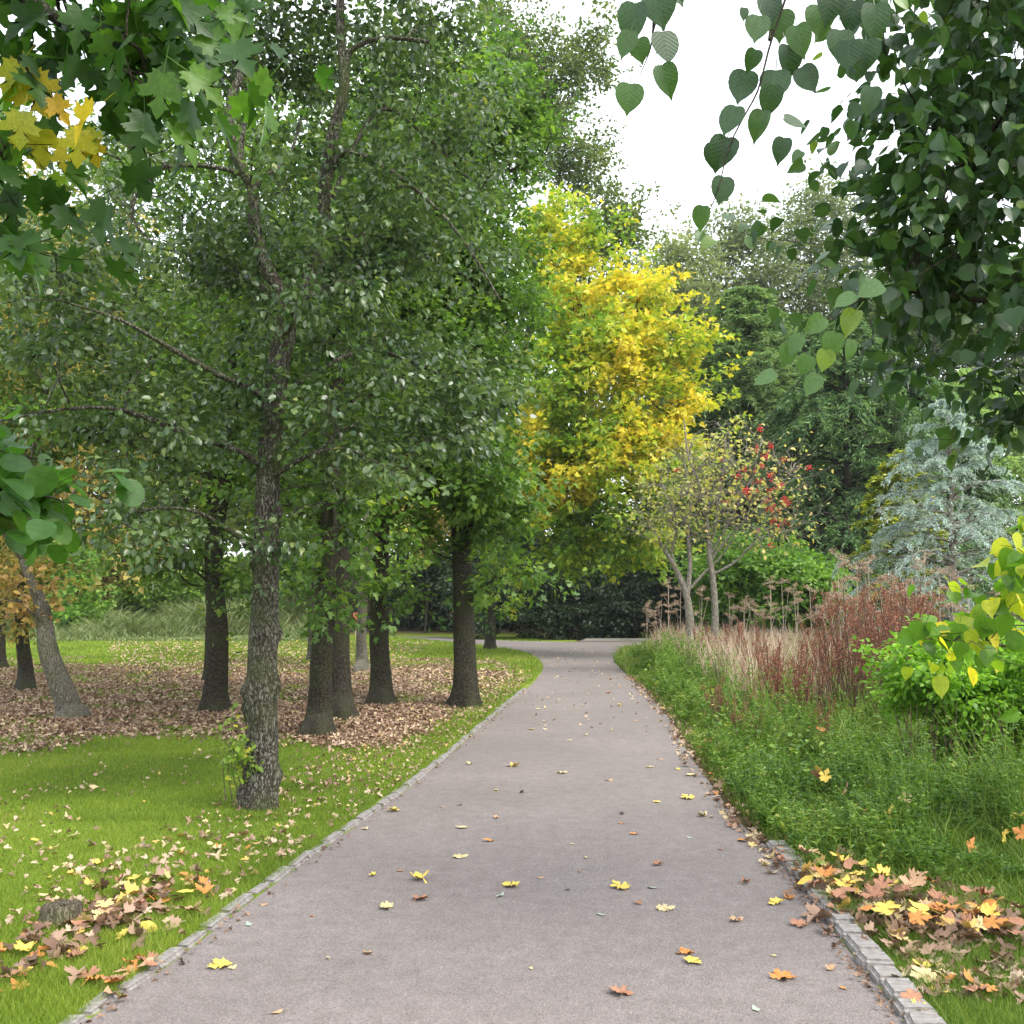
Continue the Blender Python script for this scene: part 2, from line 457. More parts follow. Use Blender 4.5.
G['bright'] = leaf_mat('bright_shrub_leaf', [(0, (.05, .12, .02)), (.5, (.12, .24, .035)), (1, (.23, .36, .06))], .4, .45, .35)
G['vivid'] = leaf_mat('vivid_bush_leaf', [(0, (.07, .17, .02)), (.5, (.17, .34, .03)), (1, (.3, .48, .05))], .42, .42, .35)
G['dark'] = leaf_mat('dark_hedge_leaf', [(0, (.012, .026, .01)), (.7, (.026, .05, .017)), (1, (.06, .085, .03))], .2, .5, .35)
G['yew'] = leaf_mat('dark_conifer_needle', [(0, (.03, .07, .028)), (.5, (.085, .165, .06)), (1, (.2, .31, .1))], .25, .55, .3)
G['larch'] = leaf_mat('feathery_conifer_needle', [(0, (.12, .2, .08)), (.5, (.25, .37, .14)), (1, (.42, .53, .22))], .4, .55, .3)
G['larch_dim'] = leaf_mat('soft_green_needle', [(0, (.06, .11, .045)), (.5, (.15, .24, .09)), (1, (.27, .37, .15))], .3, .55, .25)
G['bluecedar'] = leaf_mat('blue_cedar_needle', [(0, (.13, .18, .18)), (.45, (.33, .43, .43)), (1, (.62, .73, .73))], .2, .55, .3)
G['gold'] = leaf_mat('golden_conifer_needle', [(0, (.07, .13, .02)), (.55, (.2, .26, .03)), (1, (.55, .5, .05))], .3, .5, .3)
G['lime_near'] = leaf_mat('near_lime_leaf', [(0, (.018, .045, .018)), (.5, (.032, .075, .022)), (.85, (.065, .13, .03)), (.985, (.16, .23, .03)), (1, (.35, .33, .05))], .3, .36, .5, 1.6, veins=True)  # greens darkened to look like leaves seen against the bright sky
G['maple_near'] = leaf_mat('near_maple_leaf', [(0, (.016, .042, .008)), (.5, (.032, .085, .012)), (.78, (.09, .18, .018)), (.86, (.36, .33, .03)), (1, (.6, .33, .03))], .46, .42, .35, 1.7, veins=True, palmate=True)  # greens lowered: silhouetting against the sky put into the colour
G['round_near'] = leaf_mat('near_round_leaf', [(0, (.025, .07, .012)), (.7, (.05, .13, .018)), (1, (.09, .18, .025))], .42, .42, .4, 1.7, veins=True)
G['shoot'] = leaf_mat('yellowing_shoot_leaf', [(0, (.05, .12, .014)), (.55, (.12, .25, .02)), (.7, (.42, .46, .03)), (1, (.7, .55, .04))], .45, .42, .4, 1.6, veins=True)
G['rowan'] = leaf_mat('rowan_leaf', [(0, (.22, .28, .07)), (.3, (.36, .38, .12)), (.5, (.52, .45, .14)), (.7, (.5, .32, .2)), (.85, (.45, .24, .18)), (1, (.42, .12, .1))], .4, .5, .3)
BARK = bark_mat('mossy_bark', (.045, .038, .03), (.25, .24, .2), (.06, .075, .022), .75, 1.3, stretch=.45)
BARK_DARK = bark_mat('dark_bark', (.032, .028, .02), (.135, .12, .09), (.055, .07, .022), .6, 1.7, stretch=.5)
BARK_PALE = bark_mat('pale_bark', (.12, .108, .085), (.33, .31, .26), (.1, .11, .045), .5, 1.6, stretch=.3)
BARK_TAN = bark_mat('brown_twig_bark', (.12, .095, .07), (.26, .22, .17), (.13, .13, .07), .4)
BARK_GREY = bark_mat('grey_twig_bark', (.2, .18, .15), (.4, .37, .32), (.22, .2, .12), .4)
TWIG_DARK = bark_mat('dark_twig_bark', (.035, .028, .022), (.085, .07, .055), (.04, .05, .02), .4)
KITE = T_kite(); OVATE = T_ovate(); NARROW = T_narrow(); MAPLE_T = T_fan(MAPLE); MLOW = T_fan(MAPLE_LOW)
HEART_T = T_petiole(T_fan(HEART, .4, .08, .16), .45, .014); ROUND_T = T_petiole(T_fan(ROUND, .4, .06, .1), .3, .014)
MAPLE_P = T_petiole(T_fan(MAPLE, .35, .1, .16), .7, .012)

# ------------------------------------------------------------------ path outline (measured)
LEFT_PX = [(20, 1085), (85, 1024), (133, 990), (180, 958), (250, 903), (330, 845), (400, 795), (450, 755), (482, 727), (512, 701), (532, 684), (541, 673), (543, 666), (538, 659), (525, 652.5), (503, 648), (470, 643.8), (430, 640), (385, 636.5), (330, 634)]
RIGHT_PX = [(945, 1085), (905, 1024), (872, 980), (822, 917), (790, 872), (765, 845), (742, 825), (722, 800), (704, 775), (690, 756), (681, 740), (668, 717), (648, 695), (630, 678), (617, 665), (614, 660), (622, 652), (650, 647), (720, 645)]
def smooth_px(pp, n):
    P = np.array([ground(*p) for p in pp]); o, _ = resample(P, np.ones(len(P)), n); o[:, 2] = 0; return o
LEFT = smooth_px(LEFT_PX, 140); RIGHT = smooth_px(RIGHT_PX, 120)
FARE = np.array([ground(x, y) for x, y in [(720, 642.6), (640, 642), (600, 642), (560, 642), (500, 640.5), (450, 637.5), (400, 634), (340, 631.5)]])
FARE[:, 2] = 0
def left_edge_x(Y):
    m = LEFT[:90]; m = m[np.argsort(m[:, 1])]
    return np.interp(Y, m[:, 1], m[:, 0])
def right_edge_x(Y):
    m = RIGHT[:98]; m = m[np.argsort(m[:, 1])]
    return np.interp(Y, m[:, 1], m[:, 0])
POLY = np.vstack([LEFT, FARE[::-1], RIGHT[::-1]])[:, :2]
def in_poly(x, y, P=POLY):
    x = np.asarray(x); y = np.asarray(y); c = np.zeros(x.shape, bool); n = len(P); j = n - 1
    for i in range(n):
        xi, yi = P[i]; xj, yj = P[j]
        if yi != yj:
            c ^= ((yi > y) != (yj > y)) & (x < (xj - xi) * (y - yi) / (yj - yi) + xi)
        j = i
    return c

def height(x, y):
    r = sstep(46, 80, y) * 4.0 * (0.35 + .65 * sstep(-30, 0, x))
    r = r + sstep(48, 62, y) * sstep(-18, -12, x) * (1 - sstep(14, 24, x)) * 1.2
    r = r + sstep(100, 220, y) * 10
    return r

# ------------------------------------------------------------------ ground sheet
def build_ground():
    xs = np.concatenate([np.linspace(-260, -30, 24), np.linspace(-29, -10, 40), np.linspace(-9.8, 9.8, 200), np.linspace(10, 30, 40), np.linspace(31, 260, 24)])
    ys = np.concatenate([np.linspace(-60, 2, 16), np.linspace(2.2, 20, 180), np.linspace(20.3, 60, 120), np.linspace(61, 300, 60)])
    X, Y = np.meshgrid(xs, ys)
    Z = height(X, Y)
    V = np.stack([X, Y, Z], -1).reshape(-1, 3)
    nx, ny = len(xs), len(ys)
    i = np.arange(nx - 1)[None] + np.arange(ny - 1)[:, None] * nx
    Q = np.stack([i, i + 1, i + nx + 1, i + nx], -1).reshape(-1, 4)
    me = mesh_np('ground', V, quads=Q, smooth=True)
    x, y = V[:, 0], V[:, 1]
    lit = litter_density(x, y)
    a = me.attributes.new('litter', 'FLOAT', 'POINT'); a.data.foreach_set('value', lit.astype(np.float32))
    bank = sstep(47, 50, y) * sstep(-17, -12, x) + sstep(18, 24, y) * 0 + (x > right_edge_x(y) - .05) * (y < 44) * (y > 5.2) * .85 + sstep(48, 60, y) * sstep(-2, 4, x)
    # soil under the wood
    a = me.attributes.new('soil', 'FLOAT', 'POINT'); a.data.foreach_set('value', np.clip(bank, 0, 1).astype(np.float32))
    m, nt, out = newmat('lawn_ground'); L = nt.links.new
    tc = nt.nodes.new('ShaderNodeTexCoord')
    n1 = nt.nodes.new('ShaderNodeTexNoise'); n1.inputs['Scale'].default_value = .8; n1.inputs['Detail'].default_value = 8
    n2 = nt.nodes.new('ShaderNodeTexNoise'); n2.inputs['Scale'].default_value = 60; n2.inputs['Detail'].default_value = 6
    L(tc.outputs['Object'], n1.inputs['Vector']); L(tc.outputs['Object'], n2.inputs['Vector'])
    r1 = ramp_node(nt, [(.3, (.12, .17, .022)), (.55, (.18, .25, .03)), (.8, (.26, .29, .06))]); L(n1.outputs['Fac'], r1.inputs['Fac'])
    r2 = ramp_node(nt, [(.3, (.45, .45, .45)), (.7, (1.25, 1.25, 1.25))]); L(n2.outputs['Fac'], r2.inputs['Fac'])
    mu = nt.nodes.new('ShaderNodeMix'); mu.data_type = 'RGBA'; mu.blend_type = 'MULTIPLY'; mu.inputs['Factor'].default_value = 1
    L(r1.outputs[0], mu.inputs['A']); L(r2.outputs[0], mu.inputs['B'])
    r3 = ramp_node(nt, [(.3, (.1, .065, .045)), (.5, (.23, .16, .12)), (.7, (.36, .26, .2))])
    vo = nt.nodes.new('ShaderNodeTexVoronoi'); vo.inputs['Scale'].default_value = 22; L(tc.outputs['Object'], vo.inputs['Vector'])
    sepc = nt.nodes.new('ShaderNodeSeparateColor'); L(vo.outputs['Color'], sepc.inputs[0]); L(sepc.outputs[0], r3.inputs['Fac'])
    at1 = nt.nodes.new('ShaderNodeAttribute'); at1.attribute_name = 'litter'
    th = nt.nodes.new('ShaderNodeMath'); th.operation = 'MULTIPLY_ADD'; L(n2.outputs['Fac'], th.inputs[0]); th.inputs[1].default_value = -1.2; L(at1.outputs['Fac'], th.inputs[2])
    mr = nt.nodes.new('ShaderNodeMapRange'); L(th.outputs[0], mr.inputs['Value']); mr.inputs['From Min'].default_value = -.3; mr.inputs['From Max'].default_value = .15
    mx = nt.nodes.new('ShaderNodeMix'); mx.data_type = 'RGBA'; L(mr.outputs[0], mx.inputs['Factor']); L(mu.outputs['Result'], mx.inputs['A']); L(r3.outputs[0], mx.inputs['B'])
    at2 = nt.nodes.new('ShaderNodeAttribute'); at2.attribute_name = 'soil'
    r4 = ramp_node(nt, [(.3, (.03, .022, .014)), (.7, (.1, .06, .035))]); L(n2.outputs['Fac'], r4.inputs['Fac'])
    mx2 = nt.nodes.new('ShaderNodeMix'); mx2.data_type = 'RGBA'; L(at2.outputs['Fac'], mx2.inputs['Factor']); L(mx.outputs['Result'], mx2.inputs['A']); L(r4.outputs[0], mx2.inputs['B'])
    p = nt.nodes.new('ShaderNodeBsdfPrincipled'); p.inputs['Roughness'].default_value = .95; p.inputs['Specular IOR Level'].default_value = .1
    L(mx2.outputs['Result'], p.inputs['Base Color'])
    b = nt.nodes.new('ShaderNodeBump'); b.inputs['Strength'].default_value = .6; b.inputs['Distance'].default_value = .03
    L(n2.outputs['Fac'], b.inputs['Height']); L(b.outputs[0], p.inputs['Normal']); L(p.outputs[0], out.inputs[0])
    obj('ground', me, m, kind='structure')

def litter_density(x, y):
    """carpet of fallen leaves under the row of trees"""
    n = fnoise(x * .55 + 60, y * .4 + 60, 3)
    n2 = fnoise(x * 1.7 + 20, y * 1.1 + 60, 3)
    edge = 11.3 - .22 * (x + 6) + (n - .5) * 3.0
    d = sstep(0, 1.6, y - edge) * (1 - sstep(22, 30, y + (n - .5) * 8))
    d = d * (1 - .75 * sstep(18, 24, y) * (n2 > .5))
    gap = left_edge_x(y) - x
    d = d * sstep(.35, 1.1, gap + (n2 - .5) * .8) * (x < left_edge_x(y)) * (x > -26) 
    d = d * (1 - .7 * sstep(.54, .62, n2))
    return np.clip(d, 0, 1)

build_ground()

# ------------------------------------------------------------------ path
def build_path():
    import bmesh
    bm = bmesh.new()
    # sliced strips so the sheet stays clean
    vs = [bm.verts.new((x, y, .004)) for x, y in POLY]
    f = bm.faces.new(vs)
    bmesh.ops.triangulate(bm, faces=[f])
    me = bpy.data.meshes.new('path'); bm.to_mesh(me); bm.free()
    m, nt, out = newmat('worn_tarmac'); L = nt.links.new
    tc = nt.nodes.new('ShaderNodeTexCoord')
    def noise(s, d, rough=.6):
        n = nt.nodes.new('ShaderNodeTexNoise'); n.inputs['Scale'].default_value = s; n.inputs['Detail'].default_value = d
        n.inputs['Roughness'].default_value = rough; L(tc.outputs['Object'], n.inputs['Vector']); return n
    big = noise(.5, 4); fine = noise(150, 3, .75); mid = noise(9, 6, .7)
    vo = nt.nodes.new('ShaderNodeTexVoronoi'); vo.inputs['Scale'].default_value = 150; L(tc.outputs['Object'], vo.inputs['Vector'])
    sc = nt.nodes.new('ShaderNodeSeparateColor'); L(vo.outputs['Color'], sc.inputs[0])
    r0 = ramp_node(nt, [(.3, (.168, .145, .136)), (.7, (.22, .19, .178))]); L(big.outputs['Fac'], r0.inputs['Fac'])
    r1 = ramp_node(nt, [(0, (.72, .72, .73)), (.35, (.93, .93, .93)), (.75, (1.03, 1.03, 1.03)), (1, (1.28, 1.27, 1.24))]); L(sc.outputs[0], r1.inputs['Fac'])
    r2 = ramp_node(nt, [(.3, (.82, .81, .79)), (.7, (1.1, 1.1, 1.1))]); L(mid.outputs['Fac'], r2.inputs['Fac'])
    r3 = ramp_node(nt, [(.3, (.82, .82, .82)), (.7, (1.15, 1.15, 1.15))]); L(fine.outputs['Fac'], r3.inputs['Fac'])
    last = r0.outputs[0]
    for r in (r1, r2, r3):
        mu = nt.nodes.new('ShaderNodeMix'); mu.data_type = 'RGBA'; mu.blend_type = 'MULTIPLY'; mu.inputs['Factor'].default_value = 1
        L(last, mu.inputs['A']); L(r.outputs[0], mu.inputs['B']); last = mu.outputs['Result']
    p = nt.nodes.new('ShaderNodeBsdfPrincipled'); p.inputs['Roughness'].default_value = .78; p.inputs['Specular IOR Level'].default_value = .3
    L(last, p.inputs['Base Color'])
    b = nt.nodes.new('ShaderNodeBump'); b.inputs['Strength'].default_value = .7; b.inputs['Distance'].default_value = .004
    L(vo.outputs['Distance'], b.inputs['Height']); L(b.outputs[0], p.inputs['Normal']); L(p.outputs[0], out.inputs[0])
    obj('path', me, m, kind='structure')
build_path()

# ------------------------------------------------------------------ kerb stones
STONE = simple_mat('grey_kerb_stone', (.15, .135, .125), (.31, .29, .27), 28, .85, .6, .006)
def stone_mesh(name, lx, ly, lz, seed):
    import bmesh
    r = random.Random(seed)
    bm = bmesh.new(); bmesh.ops.create_cube(bm, size=1)
    for v in bm.verts:
        v.co.x *= lx; v.co.y *= ly; v.co.z *= lz
        v.co.x += r.uniform(-.07, .07) * lx; v.co.y += r.uniform(-.05, .05) * ly; v.co.z += r.uniform(-.04, .04) * lz
    bmesh.ops.bevel(bm, geom=bm.edges[:], offset=min(.016, lz * .2), segments=3, affect='EDGES')
    me = bpy.data.meshes.new(name); bm.to_mesh(me); bm.free(); me.materials.append(STONE)
    return me
def kerb(edge, i0, i1, length, width, top, protos, label_fn, group, side, gap=.026):
    P = edge[i0:i1]
    seg = np.linalg.norm(np.diff(P, axis=0), axis=1); cum = np.concatenate([[0], np.cumsum(seg)])
    s = 0; k = 0
    r = random.Random(3)
    while s < cum[-1] - length:
        ln = length * r.uniform(.7, 1.25)
        c = s + ln / 2
        pos = np.array([np.interp(c, cum, P[:, j]) for j in range(2)])
        q0 = np.array([np.interp(s, cum, P[:, j]) for j in range(2)]); q1 = np.array([np.interp(s + ln, cum, P[:, j]) for j in range(2)])
        d = q1 - q0; a = math.atan2(d[1], d[0]); nrm = np.array([-d[1], d[0]]) / np.linalg.norm(d) * side
        pos = pos + nrm * (width / 2 + r.uniform(-.008, .008))
        me = protos[r.randrange(len(protos))]
        o = bpy.data.objects.new('kerb_stone', me); col.objects.link(o)
        o.location = (pos[0], pos[1], top - .06 + r.uniform(-.006, .006)); o.rotation_euler = (r.uniform(-.04, .04), r.uniform(-.03, .03), a + r.uniform(-.05, .05))
        o.scale = ((ln - gap) / length, r.uniform(.9, 1.12), 1)
        lb, gp = label_fn(k, pos[1])
        tag(o, lb, 'kerb stone', gp or group)
        s += ln; k += 1
lk = [stone_mesh('left_kerb_block', .3, .085, .12, i) for i in range(4)]
rk = [stone_mesh('right_kerb_sett', .2, .125, .12, 20 + i) for i in range(5)]
def lab_left(k, y):
    if k == 3: return 'nearest flat grey kerb stone at the bottom left edge of the path', None
    if y < 8: return 'long flat grey kerb stone between the lawn and the near left edge of the path', 'kerb stones along the near lawn edge'
    return 'small grey kerb stone on the left path edge beyond the knobbly tree', 'kerb stones along the far lawn edge'
def lab_right(k, y):
    if y < 4.35: return 'squarish grey sett in the raised kerb at the bottom right corner of the path', 'setts at the bottom right path edge'
    return 'squarish grey sett in the right kerb beside the heap of brown leaves', 'setts beside the leaf heap'
i_l = int(np.argmax(LEFT[:, 1] > 3.4)); j_l = int(np.argmax(LEFT[:, 1] > 19))
kerb(LEFT, i_l, j_l, .3, .09, .016, lk, lab_left, 'kerb stones', +1)
i_r = int(np.argmax(RIGHT[:, 1] > 3.3)); j_r = int(np.argmax(RIGHT[:, 1] > 6.9))
kerb(RIGHT, i_r, j_r, .2, .125, .045, rk, lab_right, 'kerb stones', -1)
# low stone edging at the far side of the junction
e0, e1 = ground(583, 641.6), ground(690, 641.6)
o = obj('stone_edging', stone_mesh('far_edging', 1, 1, 1, 55), None, label='long low pale stone edging where the path meets the dark hedge', cat='stone edging')
o.location = tuple((e0 + e1) / 2 + np.array([0, .15, .05])); o.scale = (e1[0] - e0[0], .16, .14); o.data.materials.clear(); o.data.materials.append(simple_mat('pale_edging_stone', (.2, .19, .17), (.36, .34, .3), 3, .85, .3))

# ------------------------------------------------------------------ blades (grass)
def blades(pos, h, w, lean, rnd, segs=1):
    N = len(pos)
    a = rng.random(N) * 2 * PI
    dx = np.stack([np.cos(a), np.sin(a), np.zeros(N)], -1)
    b = rng.random(N) * 2 * PI
    ld = np.stack([np.cos(b), np.sin(b), np.zeros(N)], -1) * (lean * h * (0.3 + rng.random(N)))[:, None]
    up = np.array([0, 0, 1.])
    w = np.broadcast_to(w, (N,))
    h = np.broadcast_to(h, (N,))
    if segs == 1:
        V = np.stack([pos - dx * w[:, None] / 2, pos + dx * w[:, None] / 2, pos + up * h[:, None] + ld], 1)
        Fc = np.arange(N * 3).reshape(N, 3)
        return V.reshape(-1, 3), Fc, np.repeat(rnd, 3)
    m = pos + up * (h * .6)[:, None] + ld * .35
    tip = pos + up * (h * .93)[:, None] + ld * 1.1
    V = np.stack([pos - dx * w[:, None] / 2, pos + dx * w[:, None] / 2, m + dx * w[:, None] * .4, m - dx * w[:, None] * .4, tip], 1)
    base = (np.arange(N) * 5)[:, None]
    Fc = np.concatenate([base + np.array([[0, 1, 2]]), base + np.array([[0, 2, 3]]), base + np.array([[3, 2, 4]])], 0)
    return V.reshape(-1, 3), Fc, np.repeat(rnd, 5)

GRASS = leaf_mat('lawn_grass_blade', [(0, (.09, .14, .02)), (.5, (.18, .265, .03)), (.85, (.28, .35, .05)), (.93, (.42, .38, .13)), (1, (.34, .24, .12))], .38, .5, .2, 1.3)
TALL = leaf_mat('verge_grass_blade', [(0, (.05, .105, .015)), (.5, (.12, .2, .026)), (.85, (.22, .29, .05)), (.95, (.36, .35, .12)), (1, (.4, .3, .15))], .35, .5, .25, 1.3)
WEED = leaf_mat('verge_weed_leaf', [(0, (.04, .1, .014)), (.5, (.1, .2, .024)), (.82, (.2, .31, .045)), (.94, (.36, .38, .09)), (1, (.34, .18, .07))], .35, .45, .35, 1.3)
DRY = leaf_mat('dry_stalk', [(0, (.22, .12, .09)), (.4, (.42, .3, .22)), (.8, (.58, .47, .36)), (1, (.68, .6, .48))], .2, .8, .15, 1.0)

def scatter_view(n, y0, y1, x0f, x1f, power=1.0):
    """random ground points with x range given as functions of depth; denser near by power"""
    u = rng.random(n); y = y0 + (y1 - y0) * u ** power
    a, b = x0f(y), x1f(y)
    x = a + (b - a) * rng.random(n)
    return x, y

def lawn():
    Vs, Fs, Rs, off = [], [], [], 0
    for (n, y0, y1, h, w) in [(180000, 3.0, 7.5, .028, .004), (195000, 7.5, 14, .03, .006), (90000, 14, 26, .04, .012), (90000, 24, 46, .06, .03)]:
        x, y = scatter_view(n, y0, y1, lambda Y: -.66 * Y - .9, lambda Y: np.where(Y < 23, left_edge_x(Y) - .04, 1.25), 1.15)
        kn = fnoise(x * 2.3 + 7, y * 2.3 + 91, 2)
        ok = (~in_poly(x + .01, y)) & (~in_poly(x, y)) & ((left_edge_x(y) - x > .02 + .2 * (kn - .3)) | (y > 20)) & ((x < 1.2) | (y > 46))
        dens = 1 - .8 * litter_density(x, y)
        ok &= rng.random(n) < dens
        x, y = x[ok], y[ok]; N = len(x)
        gap = np.where(y < 24, left_edge_x(y) - x, 5)
        hh = h * (.6 + .8 * rng.random(N)) * (1 + .9 * (gap < .5) * fnoise(x * 3 + 9, y * 3 + 9)) * (.7 + .6 * fnoise(x * 1.5 + 70, y * 1.5 + 70))
        V, Fc, r = blades(np.stack([x, y, height(x, y)], -1), hh, w, .8, np.clip(rng.random(N) * .7 + .9 * (fnoise(x * .8 + 9, y * .8 + 5, 4) - .42) + .15 * (rng.random(N) < .06), 0, .999))
        Vs.append(V); Fs.append(Fc + off); Rs.append(r); off += len(V)
    obj('grass', mesh_np('lawn_grass', np.vstack(Vs), tris=np.vstack(Fs), rnd=np.concatenate(Rs)), GRASS, kind='stuff', label='short bright green lawn grass left of the path', cat='grass')
lawn()

def verge():
    # short grass by the kerb, bottom right
    Vs, Fs, Rs, off = [], [], [], 0
    def add(x, y, h, w, lean, r, segs):
        nonlocal off
        V, Fc, rr = blades(np.stack([x, y, np.zeros(len(x))], -1), h, w, lean, r, segs)
        Vs.append(V); Fs.append(Fc + off); Rs.append(rr); off += len(V)
    n = 60000
    x, y = scatter_view(n, 3.2, 6.2, lambda Y: right_edge_x(Y) + .13, lambda Y: .56 * Y + .5)
    N = len(x)
    add(x, y, .04 * (.6 + .9 * rng.random(N)) * (.7 + .8 * fnoise(x * 3, y * 3)), .004, .8, np.clip(rng.random(N) * .85, 0, .999), 1)
    # rough grass
    n = 95000
    x, y = scatter_view(n, 5.2, 34, lambda Y: np.where(Y < 22, right_edge_x(Y) + .05, 2.3), lambda Y: np.minimum(.56 * Y + .6, right_edge_x(Y) + 7), 1.5)
    ok = ~in_poly(x, y)
    x, y = x[ok], y[ok]; N = len(x)
    gap = np.where(y < 22, x - right_edge_x(y), 1)
    g = sstep(-.05, .8, gap) * sstep(5.2, 6.6, y)
    tus = sstep(.52, .72, fnoise(x * 2.1 + 3, y * 1.6 + 77, 2))
    low = 1 - .6 * sstep(2.6, 3.2, x - .12 * (y - 6.5)) * sstep(6.4, 7.2, y) * (1 - sstep(9.5, 10.5, y))
    hh = low * (.07 + .2 * g * fnoise(x * 1.1 + 30, y * 1.1 + 3) + .2 * g * tus) * (.6 + .8 * rng.random(N))
    add(x, y, hh, .003 + .00045 * y, .8, np.clip(rng.random(N) * .62 + .5 * (fnoise(x * .9, y * .9) - .3) + .3 * tus + .25 * (rng.random(N) < .08), 0, .999), 2)
    obj('verge_grass', mesh_np('verge_grass', np.vstack(Vs), tris=np.vstack(Fs), rnd=np.concatenate(Rs)), TALL, kind='stuff', label='rough grass growing right of the path', cat='grass')
    # weeds: leaning stems carrying narrow leaves
    n = 12500
    x, y = scatter_view(n, 5.0, 27, lambda Y: right_edge_x(Y) + .03, lambda Y: np.minimum(.56 * Y + .6, right_edge_x(Y) + 6), 1.4)
    ok = (~in_poly(x - .1, y)) & (fnoise(x * .9 + 11, y * .9 + 50) > .3) & (y > 5.1 + 2.4 * fnoise(x * 1.9 + 5, y * .2 + 40, 2) * rng.random(n) ** .3)
    x, y = x[ok], y[ok]; N = len(x)
    gap = x - right_edge_x(y)
    g = sstep(-.3, .9, gap) * sstep(5.0, 6.8, y)
    low = 1 - .5 * sstep(2.6, 3.2, x - .12 * (y - 6.5)) * sstep(6.6, 7.4, y) * (1 - sstep(9.5, 10.5, y))
    H = low * (.08 + .5 * g * (.05 + 1.4 * sstep(.34, .72, fnoise(x * 1.2 + 3, y * 1.2 + 8)))) * (.6 + .7 * rng.random(N))
    a = rng.random(N) * 2 * PI
    lean = np.stack([np.cos(a), np.sin(a), np.zeros(N)], -1) * (H * .55)[:, None] * rng.random((N, 1))
    base = np.stack([x, y, np.zeros(N)], -1); top = base + lean + np.array([0, 0, 1.]) * H[:, None]
    midp = base + lean * .3 + np.array([0, 0, 1.]) * (H * .55)[:, None]
    paths = np.stack([base, midp, top], 1)
    tv, tq = tubes_arrays(paths, np.tile(np.array([[.0022, .0018, .0008]]), (N, 1)) * (1 + y[:, None] * .06), 3)
    tt = np.vstack([tq[:, [0, 1, 2]], tq[:, [0, 2, 3]]])
    k = 24
    pi = np.repeat(np.arange(N), k); u = .15 + .85 * rng.random(N * k)
    pos = np.where(u[:, None] < .5, base[pi] + (midp - base)[pi] * (u * 2)[:, None], midp[pi] + (top - midp)[pi] * (u * 2 - 1)[:, None])
    aa = rng.random(N * k) * 2 * PI
    mid = np.stack([np.cos(aa), np.sin(aa), .3 * rng.normal(size=N * k) + .3], -1)
    nor = norm(np.array([0, 0, 1.]) + rng.normal(size=(N * k, 3)) * .4)
    sz = (.03 + .0024 * y[pi]) * (.6 + .8 * rng.random(N * k)) * (1.2 - .5 * u)
    lt = T_narrow(); lt = (lt[0] * np.array([1, 1.7, 1]), lt[1])
    pr = (fnoise(x * 1.1 + 80, y * 1.1 + 20) * 1.7 - .35)[pi] + (rng.random(N) < .07)[pi] * .5
    V, Fc, r, _ = leaves_arrays(pos, mid, nor, sz, lt, np.clip(rng.random(N * k) * .7 + .5 * (pr - .35), 0, .999))
    allV = np.vstack([tv, V]); allF = np.vstack([tt, Fc + len(tv)]); R = np.concatenate([np.full(len(tv), .8), r])
    obj('weeds', mesh_np('verge_weeds', allV, tris=allF, rnd=R), WEED, kind='stuff', label='tangled leafy green weeds spilling towards the right path edge', cat='weeds')
    # broad leaves low in the weeds (dock, nettle)
    n = 1100
    x, y = scatter_view(n, 7.5, 24, lambda Y: right_edge_x(Y) + .25, lambda Y: np.minimum(.56 * Y + .6, right_edge_x(Y) + 5), 1.2)
    ok = fnoise(x * 1.3 + 41, y * 1.3 + 5) > .5
    x, y = x[ok], y[ok]; N = len(x); k = 5; pi = np.repeat(np.arange(N), k)
    pos = np.stack([x[pi], y[pi], .12 + .25 * rng.random(N * k)], -1) + rng.normal(size=(N * k, 3)) * .05
    aa = rng.random(N * k) * 2 * PI
    mid = np.stack([np.cos(aa), np.sin(aa), -.1 + .4 * rng.normal(size=N * k)], -1)
    nor = norm(np.array([0, -.1, 1.]) + rng.normal(size=(N * k, 3)) * .35)
    obj('broad_weeds', leaves_mesh('broad_weeds', pos, mid, nor, .05 * (.5 + rng.random(N * k)), OVATE, rng.random(N * k) * .9 + .05), WEED, kind='stuff', label='broad low weed leaves among the rough grass', cat='weeds')
verge()

def dry_grass():
    n = 19000
    x, y = scatter_view(n, 14, 30, lambda Y: np.maximum(right_edge_x(Y) + 1.0, 2.6) + .0 * Y, lambda Y: .46 * Y + .5)
    ok = (fnoise(x * .8 + 5, y * .5 + 9) > .36) & (~in_poly(x, y)) & (~in_poly(x - .8, y))
    x, y = x[ok], y[ok]; N = len(x)
    hh = (.75 + .55 * fnoise(x * .5 + 3, y * .5)) * (.55 + .55 * rng.random(N))
    V, Fc, r = blades(np.stack([x, y, height(x, y)], -1), hh, .007 + .0004 * y, .22, np.clip(rng.random(N), 0, .999), 2)
    obj('dry_grass', mesh_np('dry_grass', V, tris=Fc, rnd=r), DRY, kind='stuff', label='pale straw coloured dead grass around the two rowans', cat='grass')
    # far meadow behind the left lawn
    n = 60000
    x, y = scatter_view(n, 41, 58, lambda Y: -.56 * Y - 1, lambda Y: -.19 * Y)
    N = len(x)
    hh = (.12 + 1.5 * sstep(.35, .8, fnoise(x * .45 + 3, y * .45)) * sstep(40, 47, y)) * (.4 + .9 * rng.random(N))
    V, Fc, r = blades(np.stack([x, y, height(x, y)], -1), hh, .06, .9, np.clip(rng.random(N) * .8 + .3 * fnoise(x * .4, y * .4), 0, .999), 2)
    obj('meadow', mesh_np('meadow', V, tris=Fc, rnd=r), leaf_mat('meadow_blade', [(0, (.09, .14, .05)), (.6, (.17, .23, .08)), (1, (.33, .33, .17))], .3, .6, .2, 1.1), kind='stuff', label='pale green rough meadow beyond the sunlit lawn', cat='meadow')
dry_grass()

